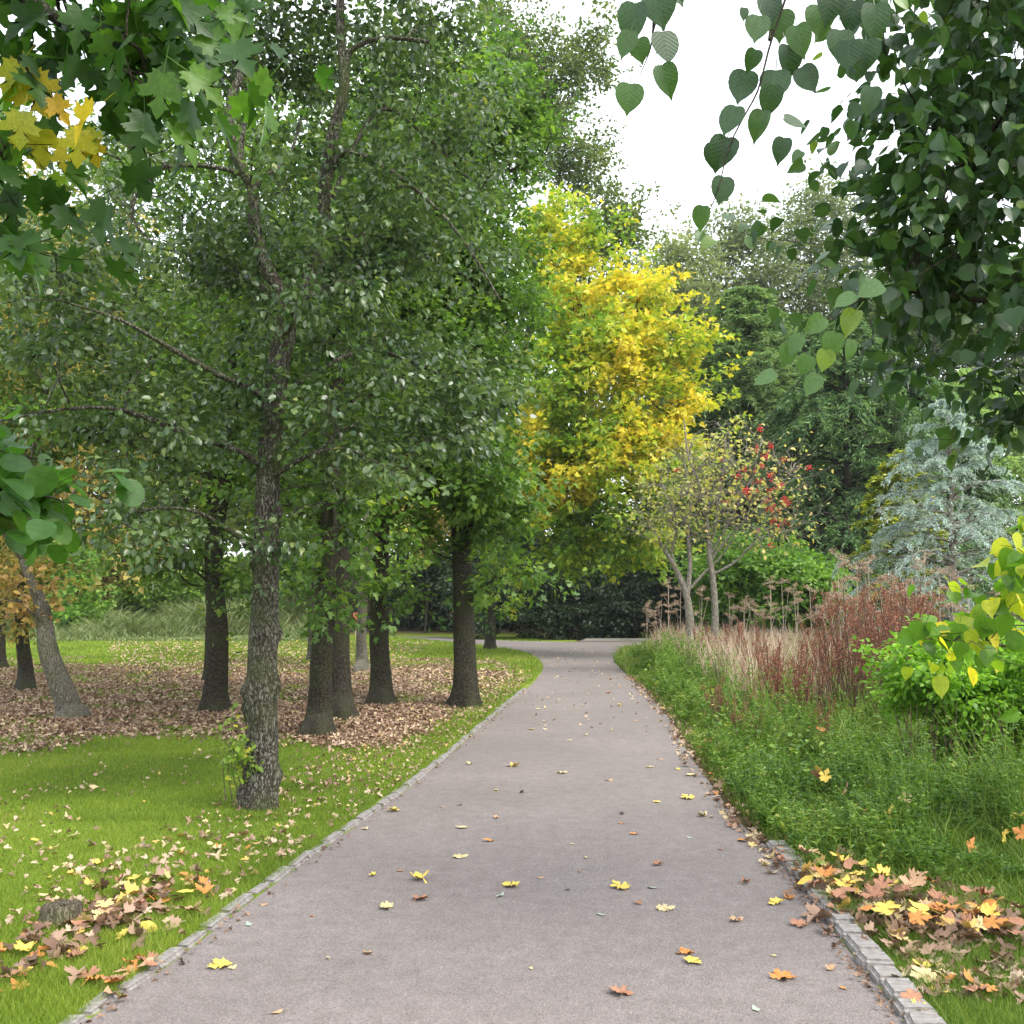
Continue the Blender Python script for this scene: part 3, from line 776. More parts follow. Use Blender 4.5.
# ------------------------------------------------------------------ trees of the left group
def trunk_px(base_px, pts, Y=None, dz=None, radii=None):
    b = ground(*base_px); Y0 = b[1] if Y is None else Y
    P = [b + np.array([0, 0, -.15]), b]
    for i, p in enumerate(pts):
        P.append(at(p[0], p[1], Y0 + (p[2] if len(p) > 2 else 0)))
    return b, np.array(P)

def straight_tree(name, label, base_px, w_px, top_px, blobs, group='trees on the lawn', bark=None, cat='tree', topz=None, **kw):
    b = ground(*base_px); Y = b[1]
    r = w_px * Y / F / 2 * .9
    P = [b + np.array([0, 0, -.15]), b]
    tx, ty = top_px
    for f in (.055, .2, .45, .7, 1.):
        p = at(base_px[0] + (tx - base_px[0]) * f + rng.normal() * .15 * w_px * (f > .1), base_px[1] + (ty - base_px[1]) * f, Y + rng.normal() * .1)
        P.append(p)
    R = [r * 1.05, r, r * .93, r * .88, r * .78, r * .6, r * .25]
    kw.setdefault('flare', .95); kw.setdefault('rings', 110); kw.setdefault('sides', 22)
    return make_tree(name, label, cat, b, [(P, R)], blobs, bark=bark or BARK_DARK, group=group, **kw)

# the near knobbly alder
def alder():
    b, P = trunk_px((260, 808), [(262, 740), (263, 660), (266, 570), (268, 480), (274, 405), (284, 340), (308, 285, .1), (323, 230, .15), (326, 180, .1), (334, 130), (344, 85, -.1), (340, 20, -.1), (343, -90), (338, -220)])
    R = np.array([.125, .124, .12, .112, .102, .094, .09, .084, .066, .06, .053, .048, .042, .036, .028, .012])
    Y = b[1]
    limb = lambda pts, r0, r1: (np.array([at(p[0], p[1], Y + (p[2] if len(p) > 2 else 0)) for p in pts]), np.linspace(r0, r1, len(pts)))
    trunks = [(P, R),
              limb([(287, 335), (280, 295, -.05), (264, 262, -.12), (254, 222, -.2), (253, 190, -.25), (240, 165, -.3), (229, 128, -.3), (232, 95, -.3), (241, 70, -.3), (238, 10, -.3), (222, -60, -.3), (210, -150, -.2)], .062, .016),
              limb([(253, 190, -.25), (240, 174, -.3), (205, 166, -.4), (165, 167, -.5), (148, 180, -.6), (134, 201, -.7), (134, 222, -.7), (150, 240, -.7)], .022, .008),
              limb([(254, 190, -.25), (266, 175, -.2), (280, 167, 0), (292, 150, .1), (300, 120, .3)], .024, .01),
              limb([(326, 180, .1), (345, 152, 0), (372, 160, -.1), (410, 185, -.2), (440, 212, -.3), (470, 250, -.4), (500, 300, -.5)], .026, .008),
              limb([(344, 78, -.1), (352, 50, -.15), (385, 38, -.2), (430, 42, -.3)], .026, .016),
              limb([(322, 240, .15), (340, 180, .3), (380, 110, .5), (430, 140, .6), (480, 190, .7)], .022, .008),
              limb([(275, 400), (240, 385, -.2), (200, 365, -.5), (165, 345, -.7), (120, 320, -.9), (60, 300, -1)], .032, .008),
              limb([(268, 470), (235, 450, -.2), (190, 435, -.4), (120, 410, -.5), (60, 410, -.5), (-20, 425, -.5)], .03, .008),
              limb([(266, 560), (232, 532, -.2), (190, 510, -.4), (140, 512, -.5), (100, 540, -.5)], .024, .006),
              limb([(274, 400), (320, 370, .2), (370, 350, .4), (430, 370, .5), (490, 400, .5)], .03, .008),
              limb([(268, 480), (310, 455, -.3), (350, 450, -.5), (390, 470, -.7)], .024, .006),
              limb([(240, 165, -.3), (243, 130, .1), (250, 80, .5), (190, 30, .8), (120, -20, 1)], .026, .008),
              limb([(278, 295, 0), (230, 270, .6), (170, 250, 1.2), (90, 240, 1.4)], .026, .008)]
    bl = [pxb(360, 230, 7.4, 90, 120, .35, .5), pxb(170, 300, 7.4, 70, 60, .35, .5), pxb(300, 420, 7.2, 110, 60, .3, .5), pxb(170, 400, 8.3, 150, 130, 1.3), pxb(240, 250, 8.6, 190, 140, 1.8), pxb(390, 250, 8.8, 140, 170, 1.6), pxb(390, 420, 8.5, 120, 100, 1.3, .9),
          pxb(130, 530, 7.4, 75, 70, .8, .9), pxb(210, 540, 7.4, 70, 60, .8, .7), pxb(320, 60, 8.9, 200, 120, 1.8), pxb(120, 640, 7.5, 14, 30, .2, .3),
          pxb(320, -150, 8, 240, 160, 2), pxb(60, 320, 8.2, 110, 150, 1.4, .8), pxb(460, 120, 8.9, 85, 110, 1.2, .7), pxb(350, 540, 7.9, 60, 40, .6, .5), pxb(455, 380, 7.8, 62, 80, .9, .8)]
    root, (NP, lp) = make_tree('alder_tree', 'nearest tree on the lawn with knobbly lichened grey trunk that forks halfway up', 'tree', b, trunks, bl, n=(40, 300, 2150), lpt=23, clump=.86, leaf=.062, T=OVATE,
                     mat=G['alder'], bark=BARK, group=None, sides=44, rings=260, flare=.34, rough=.12, rmax=(.022, .011, .005), twig=(.18, .34), hang=.45, spread=.75,
                     knobs=[(.62 + .28, .1, .05, .07), (.75 + .0, -.25, .045, .06), (.12, 0.05, .06, .06), (.95, 2.9, .04, .08), (1.35, 3.1, .03, .05), (1.9, .4, .03, .06), (2.3, 3., .035, .07), (.25, 3.4, .04, .07)])
    # sprouting shoots at the foot of the trunk
    n = 12
    st = np.array([ground(246 + rng.normal() * 3, 792, .05 + .25 * rng.random()) for _ in range(n)]) + rng.normal(size=(n, 3)) * .02
    st[:, 1] = Y - .08
    en = np.array([at(232 + rng.normal() * 11, 690 + rng.random() * 70, Y - .15 + rng.normal() * .08) for _ in range(n)])
    u = np.linspace(0, 1, 5)[None, :, None]
    paths = st[:, None] * (1 - u) + en[:, None] * u + np.sin(u * PI) * np.array([-.03, 0, 0]) + rng.normal(size=(n, 5, 3)) * .008
    V, Q = tubes_arrays(paths - b, np.tile(np.linspace(.005, .0015, 5), (n, 1)), 4)
    obj('shoots', mesh_np('alder_shoots', V, quads=Q), BARK_TAN, root)
    k = 16; pi = np.repeat(np.arange(n), k); uu = .2 + .8 * rng.random(n * k)
    pos = st[pi] * (1 - uu[:, None]) + en[pi] * uu[:, None] + rng.normal(size=(n * k, 3)) * .018
    obj('shoot_leaves', leaves_mesh('alder_shoot_leaves', pos - b, rng.normal(size=(n * k, 3)) + np.array([0, 0, -.2]), norm(rng.normal(size=(n * k, 3)) * .6 + np.array([0, -.5, .6])), .05 * (.6 + .6 * rng.random(n * k)), OVATE, .55 + .44 * rng.random(n * k)), G['lime_mid'], root)
alder()

LG = 'trees of the row on the lawn'
straight_tree('lime_tree', 'dark trunked tree on the lawn just left of the knobbly front tree', (215, 712), 25, (226, 330),
    [pxb(190, 380, 14.5, 150, 120, 2.4), pxb(230, 180, 14.5, 170, 150, 2.4), pxb(150, 540, 14.2, 100, 50, 1.6, .7), pxb(240, 570, 14, 40, 45, .8, .6)],
    n=(14, 110, 900), lpt=17, leaf=.1, T=KITE, mat=G['maple_dark'], group=LG, rough=.07)
straight_tree('lime_tree', 'thin dark trunk half hidden behind the second trunk from the front left', (209, 682), 11, (214, 420),
    [pxb(200, 360, 20, 110, 120, 2.4), pxb(200, 500, 20, 70, 50, 1.6, .7)], n=(10, 70, 500), lpt=16, leaf=.13, T=KITE, mat=G['olive'], group=LG)
straight_tree('lime_tree', 'front dark trunk of the overlapping pair right of the knobbly tree', (318, 736), 26, (345, 250),
    [pxb(340, 330, 12.3, 150, 130, 2), pxb(330, 480, 12, 100, 70, 1.6, .8), pxb(330, 585, 11.9, 52, 40, .6, .7), pxb(360, 130, 12.5, 170, 150, 2.2)],
    n=(14, 110, 950), lpt=16, leaf=.085, T=MLOW, mat=G['maple_dark'], group=LG, rough=.07)
straight_tree('lime_tree', 'rear dark trunk of the overlapping pair right of the knobbly tree', (341, 718), 24, (338, 300),
    [pxb(370, 280, 14.5, 140, 160, 2.2), pxb(290, 450, 14.5, 90, 80, 1.8, .8), pxb(420, 430, 14.5, 60, 60, 1.4, .8)],
    n=(12, 90, 800), lpt=16, leaf=.1, T=MLOW, mat=G['lime_mid'], group=LG, rough=.07)  # brighter leaf colour chosen to suggest backlit patches
straight_tree('lime_tree', 'mossy flared trunk standing between the overlapping pair and the trunk nearest the path', (381, 705), 23, (379, 260),
    [pxb(410, 300, 16, 140, 150, 2.4), pxb(400, 470, 15.5, 90, 60, 1.6, .7), pxb(395, 595, 15.3, 40, 30, .7, .35), pxb(430, 130, 16, 120, 120, 2)],
    n=(12, 100, 800), lpt=16, leaf=.1, T=KITE, mat=G['maple_dark'], group=LG, rough=.07)
def bias_green(P, r):
    return r * .8 + .12 * (fnoise(P[:, 0] * .9 + 50, P[:, 2] * .9 + 50) - .3)
straight_tree('maple_tree', 'straight mossy trunk nearest the left path edge with broad green maple crown', (465, 707), 26, (470, 180),
    [pxb(490, 120, 15.8, 90, 90, 1.6), pxb(460, 270, 15.6, 80, 110, 2), pxb(475, 350, 15.2, 65, 80, 1.6, .8), pxb(460, 460, 15, 90, 65, 1.7, .9), pxb(510, 510, 15, 42, 45, .8, .6), pxb(510, 570, 15, 36, 30, .7, .4), pxb(430, 545, 15.2, 46, 30, .8, .4)],
    n=(20, 170, 1500), lpt=17, leaf=.1, T=MLOW, mat=G['maple_dark'], bark=BARK_DARK, group=LG, rough=.07, bias=lambda P, r: r * .85 + .14 * sstep(1.5, 4, -P[:, 2] + 6) )
straight_tree('birch_tree', 'slim pale barked tree glimpsed between the overlapping pair and the mossy flared trunk', (361, 672), 12, (371, 440),
    [pxb(372, 430, 24, 80, 90, 2.2), pxb(385, 550, 23, 40, 30, 1, .6)], n=(8, 60, 450), lpt=15, leaf=.14, T=KITE, mat=G['lime_mid'], bark=BARK_PALE, group='far trees on the lawn')
straight_tree('lime_tree', 'slim far trunk just right of the knobbly front tree', (311, 661), 8, (318, 420),
    [pxb(315, 400, 27, 90, 100, 2.6), pxb(310, 540, 27, 50, 40, 1.4, .6)], n=(8, 60, 450), lpt=15, leaf=.16, T=KITE, mat=G['lime_mid'], bark=BARK, group='far trees on the lawn')
# leaning pale trunk and its neighbours at the left edge
def bias_rust(P, r): return r
straight_tree('leaning_tree', 'pale trunk leaning left near the left edge of the lawn', (71, 719), 25, (22, 560),
    [pxb(-20, 380, 14, 110, 120, 2), pxb(30, 585, 13.6, 52, 42, .7, .75), pxb(40, 300, 14.5, 100, 120, 2)],
    n=(12, 90, 620), lpt=13, leaf=.1, T=OVATE, mat=G['rust'], bias=lambda P, r: np.where(P[:, 2] > 3.2, r * .42, .4 + .6 * r), bark=BARK_PALE, group='trees at the left edge', flare=.55, rough=.1)
straight_tree('beech_tree', 'short dark trunk left of the leaning pale one under rusty leaves', (26, 691), 15, (30, 330),
    [pxb(10, 420, 18, 90, 120, 2.2), pxb(20, 570, 18, 60, 55, 1.4), pxb(30, 280, 18.5, 120, 140, 2.4)], n=(10, 90, 750), lpt=15, leaf=.12, T=KITE, mat=G['ochre'], group='trees at the left edge')
straight_tree('beech_tree', 'dark flared trunk cut by the left edge of the photo', (-1, 669), 13, (2, 400),
    [pxb(-10, 420, 24, 80, 120, 3), pxb(0, 580, 24, 40, 40, 1.5)], n=(8, 60, 500), lpt=14, leaf=.16, T=KITE, mat=G['orange'], group='trees at the left edge')

# ------------------------------------------------------------------ yellow maple over the path
def bias_yellow(P, r):
    px = 512 + F * P[:, 0] / P[:, 1]
    n = fnoise(P[:, 0] * .6 + 50, P[:, 2] * .6 + 50, 3)
    g = sstep(-3.2, 3.6, P[:, 0] + (n - .5) * 5) * .46 + .24 * sstep(.38, .66, n) - .22 * (1 - sstep(3.4, 6.2, P[:, 2] + (n - .5) * 5))
    return np.minimum(g + (r - .5) * .72 + .15 - .25 * sstep(10.5, 13.5, P[:, 2]), .64 + .36 * r)
def bias_leafcrown(P, r): return r
b, P = trunk_px((490, 649), [(491, 600), (494, 540), (500, 470), (515, 400), (530, 320), (540, 250)])
Y = b[1]
trunks = [(P, np.array([.18, .175, .17, .16, .14, .12, .08, .03])),
          (np.array([at(497, 520, Y), at(540, 500, 32), at(590, 480, 30), at(640, 440, 29), at(690, 395, 28.5)]), np.array([.11, .09, .07, .05, .02])),
          (np.array([at(495, 535, Y), at(550, 510, 32), at(600, 500, 30.5), at(650, 520, 29)]), np.array([.08, .06, .04, .02])),
          (np.array([at(505, 450, Y), at(560, 400, 32), at(610, 340, 30), at(650, 300, 29)]), np.array([.1, .08, .05, .02]))]
make_tree('maple_tree', 'autumn maple with the bright yellow crown leaning out over the bend of the path', 'tree', b, trunks,
    [pxb(655, 350, 29, 50, 60, 2), pxb(610, 310, 30, 65, 50, 2.4), pxb(645, 425, 28.5, 60, 45, 2), pxb(570, 400, 31, 80, 70, 3), pxb(660, 485, 28, 55, 38, 1.4, .8), pxb(690, 335, 28.5, 24, 40, 1, .8), pxb(670, 300, 29, 26, 26, 1.2, .8), pxb(560, 230, 32, 40, 40, 2, .7), pxb(600, 225, 31, 42, 30, 1.8, .6), pxb(640, 280, 30, 40, 30, 1.6, .8), pxb(650, 530, 28, 50, 24, 1.4, .6), pxb(560, 260, 32, 55, 60, 2.4, .8), pxb(540, 480, 31, 90, 50, 2.6, .9), pxb(600, 470, 30, 70, 40, 2.2, .8), pxb(540, 320, 31, 50, 50, 2.4, .8), pxb(620, 545, 29.5, 80, 30, 2, .8), pxb(550, 550, 30, 70, 34, 2, .7), pxb(500, 580, 32, 50, 30, 1.6, .5), pxb(640, 460, 28, 60, 40, 1.6, .9), pxb(600, 360, 29, 60, 60, 2, .8), pxb(585, 510, 30, 50, 30, 2, .9), pxb(570, 450, 31, 50, 40, 2, .8), pxb(692, 390, 28.5, 22, 30, 1, .7)],
    n=(30, 260, 2500), lpt=17, leaf=.165, clump=.85, T=MLOW, mat=G['yellow'], bark=BARK_DARK, branch_mat=TWIG_DARK, bias=bias_yellow, rmax=(.07, .03, .01), scale_r=2.2, twig=(.5, .9), hang=.2, flat=.35, sides=16)

# tall greyish tree behind it, edge of the canopy against the sky
straight_tree('tall_tree', 'tall grey green tree whose top meets the sky behind the yellow maple', (560, 637), 9, (560, 120),
    [pxb(628, 215, 45, 20, 40, 2, 1.), pxb(590, 60, 45, 30, 50, 2, .7), pxb(545, 100, 45, 50, 80, 3), pxb(590, 170, 45, 40, 60, 2.4), pxb(510, 60, 45, 70, 90, 3), pxb(618, 250, 45, 28, 45, 2, .8), pxb(580, 290, 45, 60, 80, 3, .9), pxb(540, 420, 46, 90, 80, 3, .6), pxb(620, 400, 46, 60, 80, 3, .6)],
    n=(22, 200, 2000), lpt=15, leaf=.22, T=KITE, mat=G['olive'], group=None, scale_r=2, twig=(.5, 1.0), rmax=(.08, .03, .01))

# background wood on the left : crowns one can tell apart
WOOD = 'wood behind the lawn'
wood_spec = [(120, 68, 150, 120, 'olive', 'tallest olive tree at the back of the wood on the left'), (-10, 64, 120, 170, 'ochre', 'tall ochre tree at the back of the wood by the left edge'), (350, 70, 150, 150, 'lime_mid', 'tall green tree at the back of the wood behind the pair of trunks'), (60, 52, 120, 320, 'ochre', 'pale golden tree in the wood behind the far left lawn'), (170, 56, 130, 260, 'olive', 'broad olive green tree in the wood right of the far left one'),
             (290, 54, 130, 300, 'lime_mid', 'mid green wood tree straight behind the knobbly front tree'), (400, 58, 120, 260, 'bright', 'bright green wood tree behind the overlapping pair of trunks'),  # bright leaves on the last one stand in for backlit foliage
             (480, 60, 100, 280, 'olive', 'dark olive wood tree behind the trunk nearest the path'), (-60, 55, 120, 280, 'ochre', 'ochre wood tree beyond the left edge')]
for (px, Y, rp, top, mk, lb) in wood_spec:
    c = at(px, 602, Y); c[2] = height(np.array([c[0]]), np.array([c[1]]))[0]
    r = .32
    topz = at(px, top, Y)[2]
    P = [c - np.array([0, 0, .2]), c + np.array([0, 0, .2]), c + np.array([.2, 0, topz * .4]), c + np.array([-.2, 0, topz * .7]), c + np.array([0, 0, topz * .95])]
    make_tree('woodland_tree', lb, 'tree', c, [(P, [r, r * .95, r * .8, r * .5, .05])],
        [pxb(px, top + 70, Y, rp * .7, 80, 4), pxb(px - rp * .4, top + 170, Y, rp * .7, 90, 4), pxb(px + rp * .45, top + 180, Y, rp * .7, 90, 4), pxb(px, top + 260, Y - 1, rp * .8, 60, 4, .8)],
        n=(18, 150, 1300), lpt=15, leaf=.36, T=KITE, mat=G[mk], bark=BARK_DARK, group=WOOD, scale_r=3, twig=(.8, 1.6), rmax=(.12, .05, .02), rings=24, sides=10)

# ------------------------------------------------------------------ bushes and hedge
def bush(name, label, cat, px, py, Y, blobs, mat, n=(10, 60, 500), lpt=16, leaf=.12, T=KITE, group=None, bark=None, **kw):
    b = at(px, py, Y); b[2] = height(np.array([b[0]]), np.array([b[1]]))[0]
    topz = max(bb[2] for bb in blobs)
    P = [b - np.array([0, 0, .1]), b + np.array([0, 0, .1]), b + np.array([.1, 0, topz * .35]), b + np.array([-.05, .1, topz * .7])]
    kw.setdefault('scale_r', 1.5)
    return make_tree(name, label, cat, b, [(P, [.07, .06, .05, .02])], blobs, n=n, lpt=lpt, leaf=leaf, T=T, mat=mat, bark=bark or BARK_DARK, group=group, flare=.2, rings=14, sides=8, zmin=.05 + b[2] * .0, **kw)
# long clipped dark hedge behind the junction
hb = [pxb(x, 612 - 6 * math.sin(x * .05), 43.5 + .6 * math.sin(x), 34, 34, 1.3) for x in range(490, 700, 28)]
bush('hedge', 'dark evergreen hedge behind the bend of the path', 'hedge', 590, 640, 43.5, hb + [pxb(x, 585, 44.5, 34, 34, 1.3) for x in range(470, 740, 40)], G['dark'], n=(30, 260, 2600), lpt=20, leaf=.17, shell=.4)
for (px, py, Y, rx, ry, lb) in [(605, 545, 46, 55, 45, 'light green leafy shrub above the hedge left of the rowans'), (668, 560, 45.5, 38, 42, 'green shrub directly behind the forked rowan trunk'),
                               (745, 565, 33, 50, 42, 'bright green shrub between the rowans and the dark conifer'), (798, 580, 31, 34, 36, 'rounded bright green shrub at the foot of the dark conifer')]:
    bush('shrub', lb, 'shrub', px, 640, Y, [pxb(px, py, Y, rx, ry, 1.8), pxb(px - rx * .4, py + 24, Y, rx * .6, ry * .7, 1.4), pxb(px + rx * .5, py + 26, Y, rx * .6, ry * .7, 1.4)], G['bright'],
         n=(14, 110, 1000), lpt=18, leaf=.15, T=OVATE, group='light green shrubs behind the rowans', flat=.4)
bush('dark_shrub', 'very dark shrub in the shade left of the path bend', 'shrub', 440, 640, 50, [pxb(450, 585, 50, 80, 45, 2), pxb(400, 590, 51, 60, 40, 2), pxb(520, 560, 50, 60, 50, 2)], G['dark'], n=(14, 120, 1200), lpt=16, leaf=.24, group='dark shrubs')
bush('orange_shrub', 'rusty orange leaved sapling seen between the mossy flared trunk and the trunk nearest the path', 'shrub', 425, 636, 49, [pxb(424, 530, 49, 26, 30, 1.4), pxb(400, 510, 49, 30, 20, 1.4)], G['ochre'], n=(8, 50, 260), lpt=12, leaf=.24)
bush('meadow_bush', 'rounded green bush at the far end of the left lawn under the rusty leaves', 'bush', 75, 640, 46, [pxb(80, 610, 46, 34, 26, 2), pxb(60, 570, 47, 40, 40, 2)], G['bright'], n=(8, 60, 500), lpt=15, leaf=.24)
bush('meadow_bush', 'wide pale green bush in the meadow left of the knobbly front trunk', 'bush', 180, 640, 52, [pxb(170, 595, 52, 60, 24, 2), pxb(230, 590, 53, 50, 26, 2)], G['lime_mid'], n=(8, 60, 600), lpt=15, leaf=.26)

# ------------------------------------------------------------------ conifers
def conifer(name, label, base, H, R, mat, bark, nb=60, ntw=14, ntuft=9, needle=.07, droop=.15, upc=.12, start=.08, taper=1.0, group=None, lean=(0, 0), nwidth=1.0, feather=.35, trunk_r=.1, secondary_droop=.25, twf=.38, cat='tree'):
    base = np.asarray(base, float)
    root = empty(name, tuple(base), label, cat, group)
    P = np.array([[lean[0] * f * H, lean[1] * f * H, H * f - .1] for f in np.linspace(0, 1, 12)]); P[:, :2] += rng.normal(size=(12, 2)) * .015 * H * .3
    Rr = trunk_r * (1 - np.linspace(0, 1, 12)) ** .8 + .008
    PP, RR = resample(P, Rr, 40)
    V, Q = trunk_arrays(PP, RR, 10, .06, .3, 2)
    obj('trunk', mesh_np(name + '_trunk', V, quads=Q, smooth=True), bark, root)
    f = start + (1 - start) * np.sort(rng.random(nb)) ** .9; f = np.minimum(f, .985)
    z = f * H
    org = np.stack([np.interp(z, PP[:, 2], PP[:, i]) for i in range(3)], -1)
    az = np.arange(nb) * 2.4 + rng.normal(size=nb) * .3
    prof = (1 - f) ** taper * (.35 + .65 * np.minimum(1, f / .25))
    ln = R * prof * (.65 + .55 * rng.random(nb)) + .08 * R
    S = 8
    u = np.linspace(0, 1, S)
    d = np.stack([np.cos(az), np.sin(az)], -1)
    paths = np.zeros((nb, S, 3))
    paths[:, :, :2] = org[:, None, :2] + d[:, None, :] * (ln[:, None] * u[None])[:, :, None]
    paths[:, :, 2] = org[:, None, 2] + ln[:, None] * (upc * 2.2 * u[None] - (droop + upc * 1.2) * u[None] ** 2)
    paths += rng.normal(size=paths.shape) * (ln[:, None, None] * .02)
    rad = np.maximum(.012 * ln[:, None] * (1 - .8 * u[None]) * 1.4, .003)
    br = [tubes_arrays(paths, rad, 5)]
    # side twigs
    NT = nb * ntw
    bi = np.repeat(np.arange(nb), ntw); uu = .12 + .88 * rng.random(NT) ** .8
    fi = uu * (S - 1); i0 = np.minimum(fi.astype(int), S - 2); ff = (fi - i0)[:, None]
    st = paths[bi, i0] * (1 - ff) + paths[bi, i0 + 1] * ff
    bd = norm(paths[bi, i0 + 1] - paths[bi, i0]); side = np.stack([-bd[:, 1], bd[:, 0], np.zeros(NT)], -1); sg = np.where(rng.random(NT) < .5, 1, -1)[:, None]
    tl = twf * ln[bi] * (1.15 - .75 * uu) * (.5 + .7 * rng.random(NT)) + needle
    td = norm(bd * .8 + side * sg * .75 + rng.normal(size=(NT, 3)) * .15)
    v = np.linspace(0, 1, 4)[None, :, None]
    tp = st[:, None] + td[:, None] * (tl[:, None, None] * v); tp[:, :, 2] -= secondary_droop * tl[:, None] * v[:, :, 0] ** 2
    br.append(tubes_arrays(tp, np.maximum(.006 * tl[:, None], .0035) * (1 - .6 * v[:, :, 0]), 3))
    V, Q = join_arrays(br)
    obj('branches', mesh_np(name + '_branches', V, quads=Q, smooth=True), bark, root)
    M = NT * ntuft
    ti = np.repeat(np.arange(NT), ntuft); w = rng.random(M)
    fi = w * 3; i0 = np.minimum(fi.astype(int), 2); ff = (fi - i0)[:, None]
    pos = tp[ti, i0] * (1 - ff) + tp[ti, i0 + 1] * ff
    dr = td[ti]; rn = rng.normal(size=(M, 3)); rn[:, 2] = rn[:, 2] * feather
    mid = norm(dr * .7 + rn * .75 + np.array([0, 0, .12 - secondary_droop * .6]))
    nor = norm(np.array([0, 0, 1.]) + rng.normal(size=(M, 3)) * .5)
    T = T_narrow(); T = (T[0] * np.array([1, nwidth, 1]), T[1])
    tipc = .35 * w + .65 * rng.random(M)
    obj('crown', leaves_mesh(name + '_needles', pos, mid, nor, needle * (.6 + .8 * rng.random(M)), T, np.clip(tipc, 0, .999)), mat, root)
    return root

def gpt(px, Y):
    p = at(px, 602, Y); p[2] = height(np.array([p[0]]), np.array([p[1]]))[0]; return p
conifer('blue_cedar', 'silvery blue cedar with layered wispy branches at the right', gpt(955, 20), 5.7, 3.0, G['bluecedar'], BARK_GREY, nb=85, ntw=24, ntuft=30, needle=.065, droop=.16, upc=.16, taper=.85, nwidth=1., twf=.36, feather=.8, start=.03, secondary_droop=.5)
conifer('golden_conifer', 'small yellow green conifer peeping out left of the silvery blue cedar', gpt(905, 25), 5.4, 1.7, G['gold'], BARK_DARK, nb=80, ntw=16, ntuft=16, needle=.13, droop=.2, upc=.2, taper=.7, nwidth=1.8)
conifer('dark_conifer', 'large dark green conifer with drooping sprays right of the rowans', gpt(850, 38), 12.5, 5.2, G['yew'], BARK_DARK, nb=130, ntw=26, ntuft=24, needle=.2, droop=.35, upc=.25, taper=.6, nwidth=1.2, secondary_droop=.6, trunk_r=.25)
conifer('dark_conifer', 'dark conifer filling the gap behind the golden one', gpt(915, 42), 11.5, 5, G['yew'], BARK_DARK, nb=120, ntw=22, ntuft=20, needle=.26, droop=.35, upc=.2, taper=.6, nwidth=1.8, secondary_droop=.5, trunk_r=.25)
conifer('feathery_conifer', 'pale green feathery conifer rising behind the rowans', gpt(752, 44), 15.5, 5.4, G['larch_dim'], BARK_DARK, nb=190, ntw=26, ntuft=20, needle=.22, droop=.1, upc=.4, taper=.7, nwidth=1.1, secondary_droop=.4, trunk_r=.22)
conifer('feathery_conifer', 'grey green feathery conifer behind the silvery blue cedar', gpt(985, 46), 12.5, 5.2, G['larch'], BARK_DARK, nb=130, ntw=22, ntuft=18, needle=.28, droop=.2, upc=.3, taper=.6, nwidth=1.2, secondary_droop=.4, trunk_r=.22)
conifer('dark_conifer', 'dark conifer standing between the two feathery pale ones', gpt(808, 50), 16, 5.5, G['yew'], BARK_DARK, nb=140, ntw=22, ntuft=18, needle=.3, droop=.3, upc=.25, taper=.6, nwidth=1.8, secondary_droop=.5, trunk_r=.3)

# tall deciduous trees behind on the right
for (px, Y, rp, top, mk, lb) in [(672, 62, 48, 225, 'grey', 'yellowish grey crown beside the yellow maple on the skyline'), (735, 66, 55, 205, 'grey', 'rounded grey green crown in the middle of the skyline'),
                            (822, 68, 66, 172, 'grey', 'tallest grey green crown on the right skyline'), (905, 64, 70, 235, 'olive', 'olive crown behind the hanging lime leaves'), (1000, 60, 70, 250, 'olive', 'olive crown at the right edge behind the hanging lime leaves'), (700, 52, 50, 330, 'olive', 'lower olive tree just right of the yellow maple')]:
    c = gpt(px, Y); tz = at(px, top, Y)[2] - c[2]
    P = [c - np.array([0, 0, .3]), c + np.array([0, 0, .3]), c + np.array([.3, 0, tz * .35]), c + np.array([-.3, 0, tz * .6]), c + np.array([.1, 0, tz * .93])]
    make_tree('skyline_tree', lb, 'tree', c, [(P, [.4, .38, .32, .22, .04])],
        [pxb(px, top + 36, Y, rp * .55, 36, 3.5), pxb(px - rp * .45, top + 85, Y, rp * .6, 50, 4), pxb(px + rp * .5, top + 80, Y, rp * .6, 55, 4), pxb(px, top + 150, Y, rp * .9, 70, 4.5), pxb(px, top + 240, Y, rp * .9, 60, 4, .7)],
        n=(24, 200, 1500), lpt=13, leaf=.3, T=KITE, mat=G[mk], bark=BARK, group='trees on the skyline', scale_r=3.2, twig=(.8, 1.5), rmax=(.14, .06, .025), rings=24, sides=10, spread=.8, bias=(lambda P, r, k=px: np.clip(r * .8 + (.35 if k == 672 else 0) * fnoise(P[:, 0] * .5 + 90, P[:, 2] * .5 + 9), 0, .999)))

# ------------------------------------------------------------------ rowans
def rowan(name, label, base_px, trunks_px, blobs, seed):
    Y = 22.
    b = at(base_px[0], 602, Y); b[2] = 0
    tr = []
    for pts, r0, r1 in trunks_px:
        P = np.array([at(p[0], p[1], Y + (p[2] if len(p) > 2 else 0)) for p in pts])
        tr.append((P, np.linspace(r0, r1, len(pts))))
    tr[0] = (np.vstack([b - np.array([0, 0, .1]), b, tr[0][0]]), np.concatenate([[tr[0][1][0] * 1.1, tr[0][1][0] * 1.05], tr[0][1]]))
    root, (NP, lp) = make_tree(name, label, 'tree', b, tr, blobs, n=(36, 260, 900), lpt=1, leaf=.1, T=OVATE, mat=G['rowan'], bark=BARK_GREY, group='two rowans', scale_r=2.2, flare=.15, sides=12, rmax=(.03, .014, .007),
        rough=.05, twig=(.3, .6), nbranchstart=.5, bias=lambda P, r: np.clip(r * .62 + .2 * r * sstep(4.6, 6.2, P[:, 0]), 0, .99))
    return root, lp
BERRY = simple_mat('red_berry', (.42, .02, .02), (.7, .05, .04), 8, .35, .0)
import bmesh as _bm
